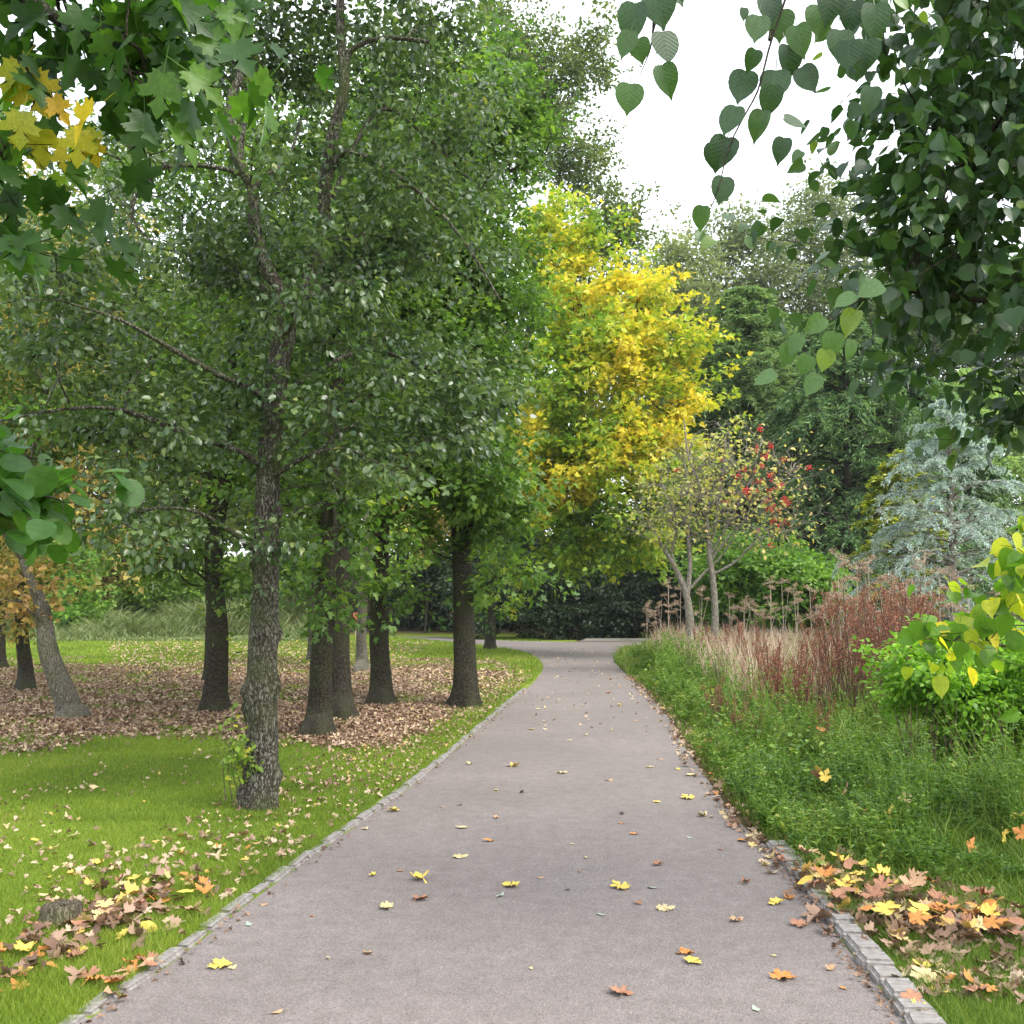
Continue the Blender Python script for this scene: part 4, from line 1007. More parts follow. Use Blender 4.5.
def berries(root, lp, n, xmin):
    ends = lp[:, -1]; base = np.array(root.location)
    ends = ends[ends[:, 0] > xmin]
    idx = rng.choice(len(ends), min(n, len(ends)), replace=False)
    bm = _bm.new(); _bm.ops.create_icosphere(bm, subdivisions=1, radius=1)
    TV = np.array([v.co[:] for v in bm.verts]); TF = np.array([[v.index for v in f.verts] for f in bm.faces]); bm.free()
    c = np.repeat(ends[idx], 16, axis=0) + rng.normal(size=(len(idx) * 16, 3)) * np.array([.05, .05, .035]) - base
    V = (c[:, None] + TV[None] * .018).reshape(-1, 3); Fc = (TF[None] + (np.arange(len(c)) * len(TV))[:, None, None]).reshape(-1, 3)
    obj('berries', mesh_np('berries', V, tris=Fc), BERRY, root, kind='stuff')
ra, lpa = rowan('rowan_tree', 'rowan with a low forked trunk, the left one of the pair by the path bend', (692, 668),
    [([(691, 640), (689, 610), (685, 590), (676, 570), (664, 549, -.1)], .1, .045), ([(687, 597), (690, 565), (688, 535), (690, 500), (684, 460)], .06, .02), ([(689, 590), (705, 572), (722, 555), (745, 520)], .035, .012), ([(676, 570), (672, 552), (676, 520), (660, 480)], .035, .012)],
    [pxb(690, 490, 22, 50, 55, 1.1), pxb(665, 520, 22, 30, 30, .8)], 1)
berries(ra, lpa, 3, 3.5)
rb, lpb = rowan('rowan_tree', 'rowan with many thin upright branches and red berries, the right one of the pair', (716, 672),
    [([(715, 640), (715, 610), (713, 580), (709, 556)], .085, .06), ([(709, 560), (707, 520), (698, 480), (688, 455), (684, 420)], .05, .014), ([(710, 562), (722, 545), (740, 525), (765, 500), (790, 475)], .035, .01), ([(712, 575), (735, 562), (758, 540), (790, 530)], .032, .01), ([(709, 556), (716, 520), (722, 480), (726, 440)], .04, .012), ([(709, 558), (730, 520), (750, 480), (762, 440)], .03, .01)],
    [pxb(745, 480, 22, 62, 55, 1.4), pxb(770, 520, 22, 50, 40, 1.1, .8), pxb(725, 440, 22, 45, 26, 1, .8), pxb(795, 470, 22, 20, 30, .6, .4)], 2)
berries(rb, lpb, 34, 4.7)

# ------------------------------------------------------------------ dead flower stalks
RED = leaf_mat('rust_red_seed', [(0, (.15, .045, .03)), (.5, (.3, .105, .07)), (1, (.5, .28, .19))], .15, .8, .15, 1.)
STEMD = simple_mat('dark_dead_stem', (.05, .03, .022), (.14, .085, .055), 30, .85, .2)
STEMP = simple_mat('pale_dead_stem', (.3, .23, .17), (.5, .42, .33), 30, .85, .2)
def dock_proto(H, nst, seed, spread_=.16):
    st = rng.normal(size=(nst, 3)) * .04; st[:, 2] = 0
    en = st + rng.normal(size=(nst, 3)) * np.array([spread_, spread_, .08 * H]); en[:, 2] = H * (.75 + .3 * rng.random(nst))
    u = np.linspace(0, 1, 7)[None, :, None]
    pa = st[:, None] * (1 - u) + en[:, None] * u + rng.normal(size=(nst, 7, 3)) * .012
    a = [tubes_arrays(pa, np.tile(np.linspace(.0085, .003, 7), (nst, 1)), 5)]
    k = 15; M = nst * k
    bi = np.repeat(np.arange(nst), k); uu = .35 + .62 * rng.random(M)
    s = st[bi] * (1 - uu[:, None]) + en[bi] * uu[:, None]
    az = rng.random(M) * 2 * PI; L = H * .15 * (1.3 - uu) * (.5 + .9 * rng.random(M)) + .03
    d = np.stack([np.cos(az) * .42, np.sin(az) * .42, np.full(M, .9)], -1)
    v = np.linspace(0, 1, 4)[None, :, None]
    sp_ = s[:, None] + d[:, None] * L[:, None, None] * v
    a.append(tubes_arrays(sp_, np.tile(np.array([.003, .0025, .002, .0015]), (M, 1)), 3))
    sm = mesh_np('dead_stems', *[x for x in [join_arrays(a)[0]]], quads=join_arrays(a)[1])
    q = 22; bi2 = np.repeat(np.arange(M), q); w = .1 + .9 * rng.random(M * q)
    pos = s[bi2] + d[bi2] * (L[bi2] * w)[:, None] + rng.normal(size=(M * q, 3)) * .011
    hm = leaves_mesh('seed_heads', pos, rng.normal(size=(M * q, 3)), rng.normal(size=(M * q, 3)), .016 * (.6 + .8 * rng.random(M * q)), KITE, rng.random(M * q) * .999)
    return sm, hm
docks = [dock_proto(1.7, 6, i) for i in range(3)] + [dock_proto(1.15, 7, 10 + i, .2) for i in range(2)]
def place_dock(pi, x, y, s, label, group, rz):
    sm, hm = docks[pi]
    o = empty('dead_dock_plant', (x, y, 0), label, 'dead plant', group)
    o.rotation_euler = (0, 0, rz); o.scale = (s, s, s)
    a = bpy.data.objects.new('stems', sm); b_ = bpy.data.objects.new('seed_heads', hm)
    for c, m in ((a, STEMD), (b_, RED)):
        col.objects.link(c); c.parent = o
        if not c.data.materials: c.data.materials.append(m)
spots = [(832, 14.2, 2, .9), (819, 12.9, 1, .72), (842, 13.6, 0, 1.), (853, 12.8, 1, 1.03), (866, 13.8, 2, 1.), (878, 12.6, 0, 1.05), (890, 13.4, 1, 1.0), (902, 12.6, 2, 1.02), (915, 13.6, 0, 1.0), (926, 12.9, 1, .98), (860, 14.8, 1, 1.), (884, 15.0, 2, 1.), (908, 14.8, 0, 1.), (936, 14.4, 2, .95), (850, 12.0, 2, .85), (897, 11.8, 0, .9), (872, 11.9, 1, .8)]
for (px, Y, p, s) in spots:
    c = at(px, 602, Y)
    place_dock(p, c[0], Y, s * 1.1, 'rust red dead dock plant in the tall dense clump left of the bright green bush', 'rust red docks of the dense clump', rng.random() * 6)
spots2 = [(778, 12.3, 3, 1.), (788, 12.9, 4, 1.), (797, 12.2, 3, .95), (768, 13.4, 4, .95), (806, 13.6, 3, .8)]
for (px, Y, p, s) in spots2:
    c = at(px, 602, Y)
    place_dock(p, c[0], Y, s, 'shorter brown dead dock plant in the loose clump nearest the right side of the path', 'brown docks of the loose clump', rng.random() * 6)
spots3 = [(735, 11.2, 4, .55), (716, 12.6, 3, .6), (752, 10.4, 4, .5), (765, 11.4, 3, .62), (822, 10.6, 4, .55), (735, 17.5, 4, 1.1), (748, 16, 3, 1.1), (760, 18.5, 0, .75), (722, 19.5, 3, 1.), (815, 16.5, 1, .8), (826, 15.2, 4, 1.1), (700, 20.5, 4, 1.)]
for (px, Y, p, s) in spots3:
    c = at(px, 602, Y)
    place_dock(p, c[0], Y, s, 'scattered reddish dead dock plant standing in the straw coloured grass', 'docks scattered in the straw grass', rng.random() * 6)
# umbels
def umbel_proto(H, seed):
    st = np.zeros((1, 3)); u = np.linspace(0, 1, 6)[None, :, None]
    heads = [np.array([rng.normal() * .05, rng.normal() * .05, H])]
    for k in range(4):
        heads.append(np.array([rng.normal() * .22, rng.normal() * .22, H * (.62 + .33 * rng.random())]))
    a = []
    main = np.array([0, 0, 0.])[None, None] * (1 - u) + heads[0][None, None] * u
    a.append(tubes_arrays(main, np.linspace(.01, .005, 6)[None], 5))
    pos = []
    for i, h in enumerate(heads):
        if i:
            s0 = heads[0] * (.3 + .11 * i)
            a.append(tubes_arrays((s0[None, None] * (1 - u) + h[None, None] * u), np.linspace(.005, .003, 6)[None], 4))
        k = 16; az = rng.random(k) * 2 * PI; rr = .13 * np.sqrt(rng.random(k)) * (1 if i == 0 else .75)
        tl = rng.normal(size=2) * .5
        hs = .6 + .7 * rng.random()
        e = h + hs * np.stack([np.cos(az) * rr, np.sin(az) * rr, .08 - rr * .4 + rng.normal(size=k) * .015 + np.cos(az) * rr * tl[0] + np.sin(az) * rr * tl[1]], -1)
        v = np.linspace(0, 1, 3)[None, :, None]
        a.append(tubes_arrays(h[None, None] * (1 - v) + e[:, None] * v, np.tile([.0035, .003, .002], (k, 1)), 3))
        pos.append(np.repeat(e, 14, axis=0) + rng.normal(size=(k * 14, 3)) * np.array([.02, .02, .01]))
    V, Q = join_arrays(a)
    pos = np.vstack(pos); M = len(pos)
    return mesh_np('umbel_stems', V, quads=Q), leaves_mesh('umbel_heads', pos, rng.normal(size=(M, 3)), rng.normal(size=(M, 3)), .018 * (.7 + .6 * rng.random(M)), KITE, .0 + .7 * rng.random(M))
umbels = [umbel_proto(1.6 + .1 * i, i) for i in range(6)]
UP = [(826, 18, 1.05), (840, 17.2, 1.12), (855, 18.5, 1.1), (868, 17.5, 1.2), (880, 18.2, 1.08), (895, 17, 1.15), (910, 18.4, 1.15), (925, 17.3, 1.1), (938, 18, 1.05), (955, 17.4, 1.1), (968, 18, 1.0),
      (645, 26, .9), (657, 25, .95), (668, 26, 1.0), (679, 24.5, .95), (700, 25, 1.), (728, 23, .95), (742, 21.5, .95), (755, 22.5, .98), (770, 20.5, .95), (784, 21.4, 1.), (798, 19.6, .98), (812, 19, 1.0)]
for i, (px, Y, s) in enumerate(UP):
    c = at(px, 602, Y)
    far = px < 815
    o = empty('dead_hogweed', (c[0], Y, 0), 'pinkish dead hogweed with flat flower heads near the feet of the rowans' if far else 'tall pinkish dead hogweed with flat flower heads just below the silvery blue cedar', 'dead plant', 'hogweeds by the rowans' if far else 'hogweeds below the blue cedar')
    o.rotation_euler = (0, 0, rng.random() * 6); o.scale = (s, s, s)
    sm, hm = umbels[(i * 5) % 6]
    for nm, me_, m in (('stems', sm, STEMP), ('flower_heads', hm, DRY)):
        c_ = bpy.data.objects.new(nm, me_); col.objects.link(c_); c_.parent = o
        if not me_.materials: me_.materials.append(m)

# ------------------------------------------------------------------ bright bush at the right edge + yellowing shoots above it
bush('bright_bush', 'dense vivid green bush at the right edge beside the rust red docks', 'bush', 975, 760, 9.2,
     [pxb(955, 680, 9.0, 62, 48, .8), pxb(1010, 685, 9.1, 60, 66, .9), pxb(1060, 690, 9.4, 60, 70, .9), pxb(925, 690, 9.3, 24, 26, .4, .6)], G['vivid'], n=(16, 160, 1700), lpt=19, leaf=.055, T=OVATE, scale_r=.8, twig=(.12, .25), rmax=(.015, .007, .003))
def dead_stems():
    n = 60
    px = 905 + 130 * rng.random(n); Y = 8.2 + 1.2 * rng.random(n)
    b0 = np.array([at(p, 602, y) for p, y in zip(px, Y)]); b0[:, 2] = 0
    o0 = b0[0].copy()
    en = b0 + rng.normal(size=(n, 3)) * .12; en[:, 2] = .45 + .35 * rng.random(n)
    u = np.linspace(0, 1, 5)[None, :, None]
    pa = b0[:, None] * (1 - u) + en[:, None] * u + rng.normal(size=(n, 5, 3)) * .012
    V, Q = tubes_arrays(pa - o0, np.tile(np.linspace(.007, .003, 5), (n, 1)), 4)
    o = obj('dead_stem_thicket', mesh_np('dead_stem_thicket', V, quads=Q), STEMD, label='thicket of bare brown stems under the vivid green bush', cat='dead stems', kind='stuff'); o.location = o0
dead_stems()
c = ground(1075, 770)
make_tree('lime_sapling', 'lime sapling with large yellowing leaves reaching over the vivid green bush', 'sapling', c,
    [(np.array([c - np.array([0, 0, .1]), c, at(1068, 700, 7), at(1050, 640, 6.6), at(1040, 570, 6.5), at(1050, 480, 6.5)]), [.03, .03, .026, .02, .014, .006]),
     (np.array([at(1052, 660, 6.7), at(1000, 645, 6.5), at(950, 640, 6.4), at(915, 638, 6.4)]), [.012, .009, .006, .004])],
    [pxb(965, 640, 6.4, 50, 14, .3), pxb(1010, 610, 6.4, 30, 50, .4), pxb(1030, 560, 6.4, 30, 40, .4), pxb(930, 638, 6.4, 18, 8, .2, .8)], n=(6, 16, 34), lpt=4, leaf=.115, T=HEART_T, mat=G['shoot'], bark=BARK_TAN, luv=True, rmax=(.01, .005, .003), twig=(.2, .35), hang=.7, spread=.3, flare=.1, sides=8, rings=20)

# ------------------------------------------------------------------ overhanging near branches
def near_tree(name, label, base, trunk, limbs, regions, mat, T, leaf, n2, n3, lpt, hang, bark=TWIG_DARK, **kw):
    blobs = regions
    return make_tree(name, label, 'tree', base, [(trunk[0], trunk[1])] + limbs, blobs, n=(kw.pop('n1', 14), n2, n3), lpt=lpt, leaf=leaf, T=T, mat=mat, bark=BARK_DARK, branch_mat=bark, luv=True, hang=hang, **kw)
# right: lime tree standing out of frame, boughs hanging in
bx, by = 4.6, 3.6
tb = np.array([bx, by, 0.])
trk = (np.array([[bx, by, -.1], [bx, by, 0], [bx - .05, by, 1.5], [bx - .1, by, 3], [bx - .1, by, 5], [bx, by, 8]]), [.24, .23, .2, .18, .15, .05])
limb = lambda pts, r0, r1: (np.array([p if len(p) == 3 and isinstance(p, np.ndarray) else at(*p) for p in pts]), np.linspace(r0, r1, len(pts)))
limbs = [limb([np.array([bx - .1, by, 3.2]), np.array([3.6, 3.7, 3.9]), (1200, 60, 4.2), (1040, 90, 4.2), (960, 170, 4.2), (905, 250, 4.2)], .04, .006),
         limb([np.array([bx - .1, by, 4.2]), np.array([3.2, 3.3, 4.9]), (1200, -180, 3.4), (1010, -120, 3.3), (880, -60, 3.2), (790, -20, 3.0), (770, 40, 2.95)], .07, .007),
         limb([(880, -60, 3.2), (780, -90, 3.1), (700, -60, 3.0), (660, -10, 2.95), (652, 40, 2.9)], .014, .003),
         limb([np.array([bx - .1, by, 2.8]), (1200, 250, 4.0), (1080, 290, 4.1), (990, 300, 4.1), (900, 290, 4.0), (850, 300, 3.8)], .028, .005),
         limb([np.array([bx - .1, by, 2.2]), (1200, 400, 4.6), (1100, 380, 4.6), (1030, 400, 4.6)], .04, .007)]
near_tree('lime_tree', 'lime tree with heart shaped leaves hanging down across the top right of the photo', tb, trk, limbs,
    [pxb(955, 60, 4.0, 95, 90, .7), pxb(985, 180, 4.0, 110, 90, .6), pxb(920, 240, 4.1, 55, 60, .4, 1.2), pxb(970, 320, 4.2, 75, 60, .4, 1.2), pxb(925, 120, 4.0, 36, 50, .4, 1.), pxb(870, 20, 3.6, 70, 45, .4, .8), pxb(1150, 150, 4.2, 120, 260, .8, .7), pxb(1150, -200, 4.2, 220, 180, 1, .5), pxb(1025, 400, 4.4, 30, 50, .3, .7), pxb(890, 330, 4.2, 40, 26, .3, .9), pxb(893, 200, 4.1, 14, 40, .2, .8), pxb(1040, -80, 4, 150, 80, .8, .6)],
    G['lime_near'], HEART_T, .07, 130, 800, 10, .75, clump=.75, twig=(.2, .34), spread=.5, rmax=(.012, .006, .0028), flat=1.0)
# hand placed hanging sprays of the same lime (its own child meshes)
def spray(root, pts_px, Y, leaves, leaf, T, mat, seed=0, yellow=False, rr=(0, .97)):
    base = np.array(root.location)
    P = np.array([at(p[0], p[1], Y + (p[2] if len(p) > 2 else 0)) for p in pts_px]); PP, RR = resample(P, np.linspace(.0042, .0014, len(P)), 24)
    V, Q = tubes_arrays(PP[None] - base, RR[None], 5)
    obj('hanging_twig', mesh_np('hanging_twig', V, quads=Q, smooth=True), TWIG_DARK, root)
    M = len(leaves)
    pos = []; mid = []; nor = []; sz = []
    for (lx, ly, ang, s, tilt) in leaves:          # centre px, pointing angle in picture plane (deg, 0 = right, 90 = up)
        a = math.radians(ang)
        m = np.array([math.cos(a), tilt * .5, math.sin(a)]); m /= np.linalg.norm(m)
        S = s * Y / F
        c_ = at(lx, ly, Y + rng.normal() * .05) - m * S * .45
        pos.append(c_); mid.append(m); nor.append(norm(np.array([rng.normal() * .25, -1, .35 + rng.normal() * .3]))); sz.append(S)
    me = leaves_mesh('hanging_leaves', np.array(pos) - base, np.array(mid), np.array(nor), np.array(sz), T, rr[0] + (rr[1] - rr[0]) * rng.random(M) , luv=True)
    obj('hanging_leaves', me, mat, root)
lime_root = [o for o in col.objects if o.name.startswith('lime_tree') and o.get('label', '').startswith('lime tree with heart')][0]
spray(lime_root, [(700, -60), (672, -20), (655, 25), (650, 50), (640, 75)], 2.9, [(632, 22, -100, 44, .1), (626, 44, -110, 30, .3), (640, 50, -80, 26, .2), (660, 8, -80, 40, 0), (666, 47, -78, 36, .1), (667, 80, -70, 36, .2), (629, 98, -95, 32, .2), (676, -10, -60, 34, 0)], .09, HEART_T, G['lime_near'], rr=(.2, .8))
spray(lime_root, [(800, -50), (785, 0), (770, 45), (758, 90), (742, 120), (728, 150), (718, 190), (703, 225)], 2.85,
      [(757, 28, -100, 30, 0), (752, 60, -110, 24, .4), (742, 86, -105, 38, .1), (730, 120, -115, 34, .2), (722, 152, -110, 36, .1), (716, 156, -100, 30, .3), (722, 190, -100, 30, .2), (701, 218, -100, 26, .6), (775, 85, -95, 36, 0), (770, 100, -100, 34, .4), (758, 125, -110, 34, .3), (781, 150, -105, 28, .2),
       (795, 122, -20, 28, .2), (808, 79, -60, 32, .1), (790, 60, -80, 36, .2), (800, 40, -80, 36, 0), (780, 25, -90, 34, .3), (770, 8, -80, 34, 0), (744, 14, -90, 14, .3), (820, 20, -85, 36, .1), (840, 45, -90, 34, .2), (848, 55, -90, 32, .3), (865, 55, -95, 36, .1), (875, 20, -90, 38, 0), (830, 5, -90, 36, 0), (852, 15, -100, 34, .2), (852, 130, -100, 20, .8), (862, 60, -85, 30, .2), (870, 100, -100, 32, .1)], .09, HEART_T, G['lime_near'], rr=(.0, .75))
spray(lime_root, [(960, 250, .9), (900, 285, .9), (860, 300, .9), (820, 330, .9), (790, 350, .9), (765, 375, .9)], 2.9,
      [(870, 290, -160, 28, .2), (845, 300, -150, 26, .1), (850, 322, -120, 30, .1), (832, 345, -100, 28, .2), (815, 325, -140, 26, .2), (795, 345, -120, 24, .2), (787, 355, -100, 26, .2), (765, 378, -150, 26, .1), (805, 365, -110, 22, .2), (812, 385, -120, 26, .1), (825, 360, -100, 24, .3), (850, 350, -95, 24, .1)], .09, HEART_T, G['lime_near'], rr=(.7, .98))

sap = [o for o in col.objects if o.name.startswith('lime_tree') is False and o.get('label', '').startswith('lime sapling')][0]
spray(sap, [(1060, 630), (1010, 625), (970, 632), (940, 634), (915, 632)], 6.4, [(918, 632, -110, 22, .2), (928, 640, -60, 20, .2), (938, 630, 190, 22, .3), (946, 642, -80, 20, .1), (958, 634, -100, 22, .1), (966, 622, 20, 20, .2), (972, 640, -70, 22, .2), (985, 628, -100, 24, .2), (995, 642, -60, 22, .1),
   (1004, 626, -90, 26, .2), (1014, 640, -110, 24, .1), (960, 650, -100, 18, .1), (905, 638, -160, 18, .1), (982, 650, -95, 20, .2)], .1, HEART_T, G['shoot'], rr=(.3, .95))
spray(sap, [(1050, 600), (1035, 570), (1020, 550), (1000, 545)], 6.4, [(1000, 548, -150, 22, .2), (1008, 560, -110, 24, .1), (1018, 545, -60, 24, .2), (1022, 575, -90, 26, .1), (1008, 590, -110, 26, .2), (1020, 605, -80, 28, .1), (1000, 605, -120, 20, .1), (994, 572, -100, 18, .2)], .1, HEART_T, G['shoot'], rr=(.1, .9))

# left: maple bough
bx, by = -4.4, 3.0
tb = np.array([bx, by, 0.])
trk = (np.array([[bx, by, -.1], [bx, by, 0], [bx + .05, by, 1.5], [bx, by, 3], [bx, by, 5], [bx, by, 8]]), [.22, .21, .18, .16, .13, .05])
limbs = [limb([np.array([bx, by, 3.0]), np.array([-2.6, 3.0, 3.6]), (-120, -60, 3.0), (-10, -20, 3.0), (60, 20, 2.95), (110, 65, 2.9), (150, 75, 2.9)], .05, .004),
         limb([(-10, -20, 3.0), (60, -30, 3.0), (130, 0, 3.0), (200, 10, 3.0)], .012, .004),
         limb([(-120, -20, 3.0), (-40, 40, 3.0), (20, 70, 2.95), (45, 110, 2.9)], .014, .004),
         limb([np.array([bx, by, 2.4]), np.array([-2.6, 3.0, 3.0]), (-110, 150, 3.0), (-40, 190, 3.0), (10, 250, 2.9)], .03, .004)]
def bias_mleft(P, r):
    px = 512 + F * P[:, 0] / P[:, 1]; pz = P[:, 2] / P[:, 1]
    y = (px < 95) * (P[:, 2] < 3.12) * (P[:, 2] > 2.9)
    return np.where(y, .3 + .7 * r, r * .79)
near_tree('maple_tree', 'maple bough with large lobed green leaves hanging in at the top left corner', tb, trk, limbs,
    [pxb(70, 10, 2.9, 80, 50, .3), pxb(160, 15, 2.9, 60, 45, .25), pxb(140, 55, 2.85, 50, 40, .2, .8), pxb(30, 90, 2.9, 60, 50, .25, .9), pxb(0, 170, 2.9, 26, 60, .2, .6), pxb(-120, 20, 3, 120, 150, .5, .4), pxb(-10, 250, 2.9, 30, 20, .2, .3)],
    G['maple_near'], MAPLE_P, .115, 30, 100, 4, .9, twig=(.15, .25), spread=.4, rmax=(.008, .004, .0025), bias=bias_mleft, flat=.8)
mr = [o for o in col.objects if o.get('label', '').startswith('maple bough')][0]
spray(mr, [(110, 60), (150, 90), (175, 120)], 2.75, [(140, 145, -105, 42, .1), (186, 142, -50, 44, .1), (170, 60, -70, 50, .1), (205, 85, -40, 46, .1), (215, 45, -20, 44, .3), (160, 95, -100, 46, .2), (232, 15, 0, 30, .4), (20, 262, -30, 34, .2), (195, 20, -40, 48, .2), (120, 100, -100, 40, .2)], .12, MAPLE_P, G['maple_near'], rr=(.3, .77))
spray(mr, [(20, 60), (40, 90), (60, 120)], 2.75, [(38, 95, -70, 44, .2), (60, 110, -60, 30, .2), (78, 148, -100, 36, .2), (20, 130, -100, 36, .2), (62, 160, -90, 24, .2), (90, 140, -60, 24, .3), (10, 80, -120, 40, .1)], .12, MAPLE_P, G['maple_near'], rr=(.8, .99))

# left lower: branch with round leaves
bx, by = -3.2, 4.2
tb = np.array([bx, by, 0.])
trk = (np.array([[bx, by, -.1], [bx, by, 0], [bx, by, 1.2], [bx + .03, by, 2.4], [bx, by, 3.6]]), [.05, .05, .042, .03, .01])
limbs = [limb([np.array([bx, by, 1.6]), (-120, 470, 3.9), (-40, 480, 3.7), (20, 490, 3.6), (60, 500, 3.5)], .014, .003),
         limb([np.array([bx, by, 1.8]), (-120, 430, 3.9), (-40, 440, 3.7), (10, 455, 3.6), (50, 460, 3.5)], .012, .003)]
near_tree('hazel_sapling', 'branch with overlapping round green leaves reaching in at the middle of the left edge', tb, trk, limbs,
    [pxb(8, 468, 3.6, 38, 26, .2), pxb(10, 510, 3.6, 38, 22, .2), pxb(-60, 490, 3.8, 60, 60, .3, .3)],
    G['round_near'], ROUND_T, .1, 18, 95, 3, .35, twig=(.08, .16), spread=.4, rmax=(.006, .004, .002), flat=.7, flare=.1, sides=8, rings=20)

# ------------------------------------------------------------------ fallen leaves
FL = {
 'yellow': simple_mat('fallen_yellow_leaf', (.5, .35, .05), (.68, .52, .12), 25, .6, .5, .003),
 'pale': simple_mat('fallen_pale_leaf', (.38, .3, .15), (.58, .48, .26), 25, .6, .5, .003),
 'orange': simple_mat('fallen_orange_leaf', (.36, .13, .035), (.55, .25, .06), 25, .6, .5, .003),
 'brown': simple_mat('fallen_brown_leaf', (.2, .085, .045), (.42, .22, .13), 25, .65, .5, .003),
 'tan': simple_mat('fallen_tan_leaf', (.32, .18, .095), (.52, .34, .2), 25, .65, .5, .003),
 'dark': simple_mat('fallen_dark_leaf', (.03, .022, .018), (.09, .06, .045), 25, .65, .5, .003),
 'green': simple_mat('fallen_greygreen_leaf', (.2, .25, .19), (.42, .47, .38), 25, .6, .5, .003),
}
def fallen_mesh(name, outline, curl, seed, thick=True):
    r = random.Random(seed)
    TV, TF = T_fan(outline, .35, .05, .0)
    TV = TV.copy()
    n = len(TV)
    # curl about a random axis
    ax = r.uniform(0, PI)
    for i in range(n):
        u, v = TV[i, 0] - .45, TV[i, 1]
        d = u * math.cos(ax) + v * math.sin(ax); e = -u * math.sin(ax) + v * math.cos(ax)
        if i < n - 1: TV[i, 0] += r.uniform(-.06, .06); TV[i, 1] += r.uniform(-.05, .05)
        TV[i, 2] = curl * d * d * 2.2 + curl * .8 * abs(e) ** 1.5 + r.uniform(-.07, .09)
        TV[i, 0] = u * (1 - .35 * curl * abs(u)) ; TV[i, 1] = v * (1 - .35 * curl * abs(v))
    TV[:, 2] -= TV[:, 2].min() 
    m = n
    st = np.array([(-.45, .012, .02), (-.45, -.012, .02), (-.85, -.008 + r.uniform(-.1, .1), .01), (-.85, .012, .01)])
    st[:, 2] += TV[0, 2]
    st[2:, 2] = .01
    V = np.vstack([TV, st]); Fc = np.vstack([TF, [(m, m + 1, m + 2), (m, m + 2, m + 3)]])
    return mesh_np(name, V, tris=Fc)
protos = {}
shapes = {'maple': MAPLE, 'oval': [(0, 0), (.15, -.2), (.4, -.3), (.7, -.24), (1, 0)]}
for c in FL:
    for sh in shapes:
        protos[c, sh] = []
        for k, curl in enumerate((.1, .28, .55)):
            me = fallen_mesh('fallen_%s_%s' % (c, sh), shapes[sh], curl, zlib.crc32((c + sh + str(k)).encode()) % 9999)
            me.materials.append(FL[c]); protos[c, sh].append(me)
word = {'yellow': 'yellow', 'pale': 'pale cream', 'orange': 'orange', 'brown': 'reddish brown', 'tan': 'tan', 'dark': 'blackish', 'green': 'grey green'}
shw = {'maple': 'lobed', 'oval': 'oval'}
curlw = ['flat', 'slightly curled', 'tightly curled']
def put_leaf(x, y, z, c, sh, k, size, label, group, tilt=.15):
    o = bpy.data.objects.new('fallen_leaf', protos[c, sh][k]); col.objects.link(o)
    o.location = (x, y, z); o.rotation_euler = (rng.normal() * tilt, rng.normal() * tilt, rng.random() * 2 * PI); o.scale = (size * (.85 + .3 * rng.random()), size * (.75 + .3 * rng.random()), size * (.6 + .6 * rng.random()))
    tag(o, label, 'fallen leaf', group)
    return o
path_leaves = [(515, 767, 'yellow', 12), (508, 767, 'brown', 8), (522, 793, 'dark', 11), (562, 774, 'pale', 12), (496, 791, 'yellow', 8), (460, 806, 'dark', 7), (395, 812, 'yellow', 13), (365, 830, 'pale', 11), (462, 829, 'pale', 14), (497, 819, 'tan', 8),
 (489, 842, 'orange', 13), (461, 858, 'pale', 15), (419, 880, 'yellow', 21), (421, 900, 'brown', 19), (386, 910, 'pale', 18), (512, 887, 'yellow', 21), (500, 897, 'green', 12), (586, 859, 'pale', 8), (657, 866, 'brown', 12), (619, 888, 'yellow', 24),
 (652, 889, 'green', 12), (666, 910, 'pale', 19), (601, 916, 'green', 11), (657, 803, 'yellow', 11), (622, 815, 'dark', 7), (634, 835, 'orange', 11), (621, 824, 'brown', 8), (572, 845, 'pale', 5), (622, 995, 'brown', 23), (531, 970, 'pale', 7), (367, 955, 'tan', 11),
 (678, 955, 'orange', 9), (678, 770, 'yellow', 9), (532, 730, 'yellow', 7), (539, 710, 'pale', 7), (582, 706, 'pale', 6), (620, 706, 'yellow', 7), (636, 721, 'tan', 7), (604, 741, 'tan', 7), (570, 741, 'pale', 6), (609, 781, 'tan', 10), (442, 808, 'tan', 6),
 (372, 877, 'yellow', 7), (400, 872, 'brown', 9), (567, 891, 'dark', 9), (639, 905, 'brown', 12), (579, 873, 'orange', 6), (540, 879, 'tan', 8), (746, 884, 'brown', 13), (737, 922, 'tan', 16), (687, 955, 'orange', 17), (694, 964, 'yellow', 18), (783, 980, 'orange', 26),
 (756, 1011, 'green', 14), (830, 971, 'tan', 12), (843, 990, 'orange', 9), (800, 927, 'brown', 22), (773, 957, 'pale', 7), (690, 839, 'green', 7), (687, 799, 'yellow', 16), (703, 817, 'pale', 12), (712, 818, 'pale', 7), (218, 968, 'yellow', 24), (233, 969, 'pale', 10),
 (249, 926, 'green', 12), (312, 917, 'brown', 8), (328, 960, 'pale', 5), (277, 1014, 'tan', 14), (264, 906, 'tan', 10), (650, 768, 'pale', 8), (690, 776, 'pale', 12), (660, 760, 'tan', 7), (608, 694, 'brown', 6), (560, 700, 'pale', 6), (545, 722, 'pale', 6),
 (610, 680, 'tan', 5), (632, 700, 'pale', 6), (590, 720, 'pale', 6), (470, 765, 'pale', 8), (720, 850, 'brown', 8), (775, 905, 'yellow', 20), (790, 900, 'orange', 14), (742, 842, 'orange', 14), (733, 828, 'brown', 15), (726, 808, 'tan', 12), (716, 795, 'orange', 12), (712, 775, 'orange', 10)]
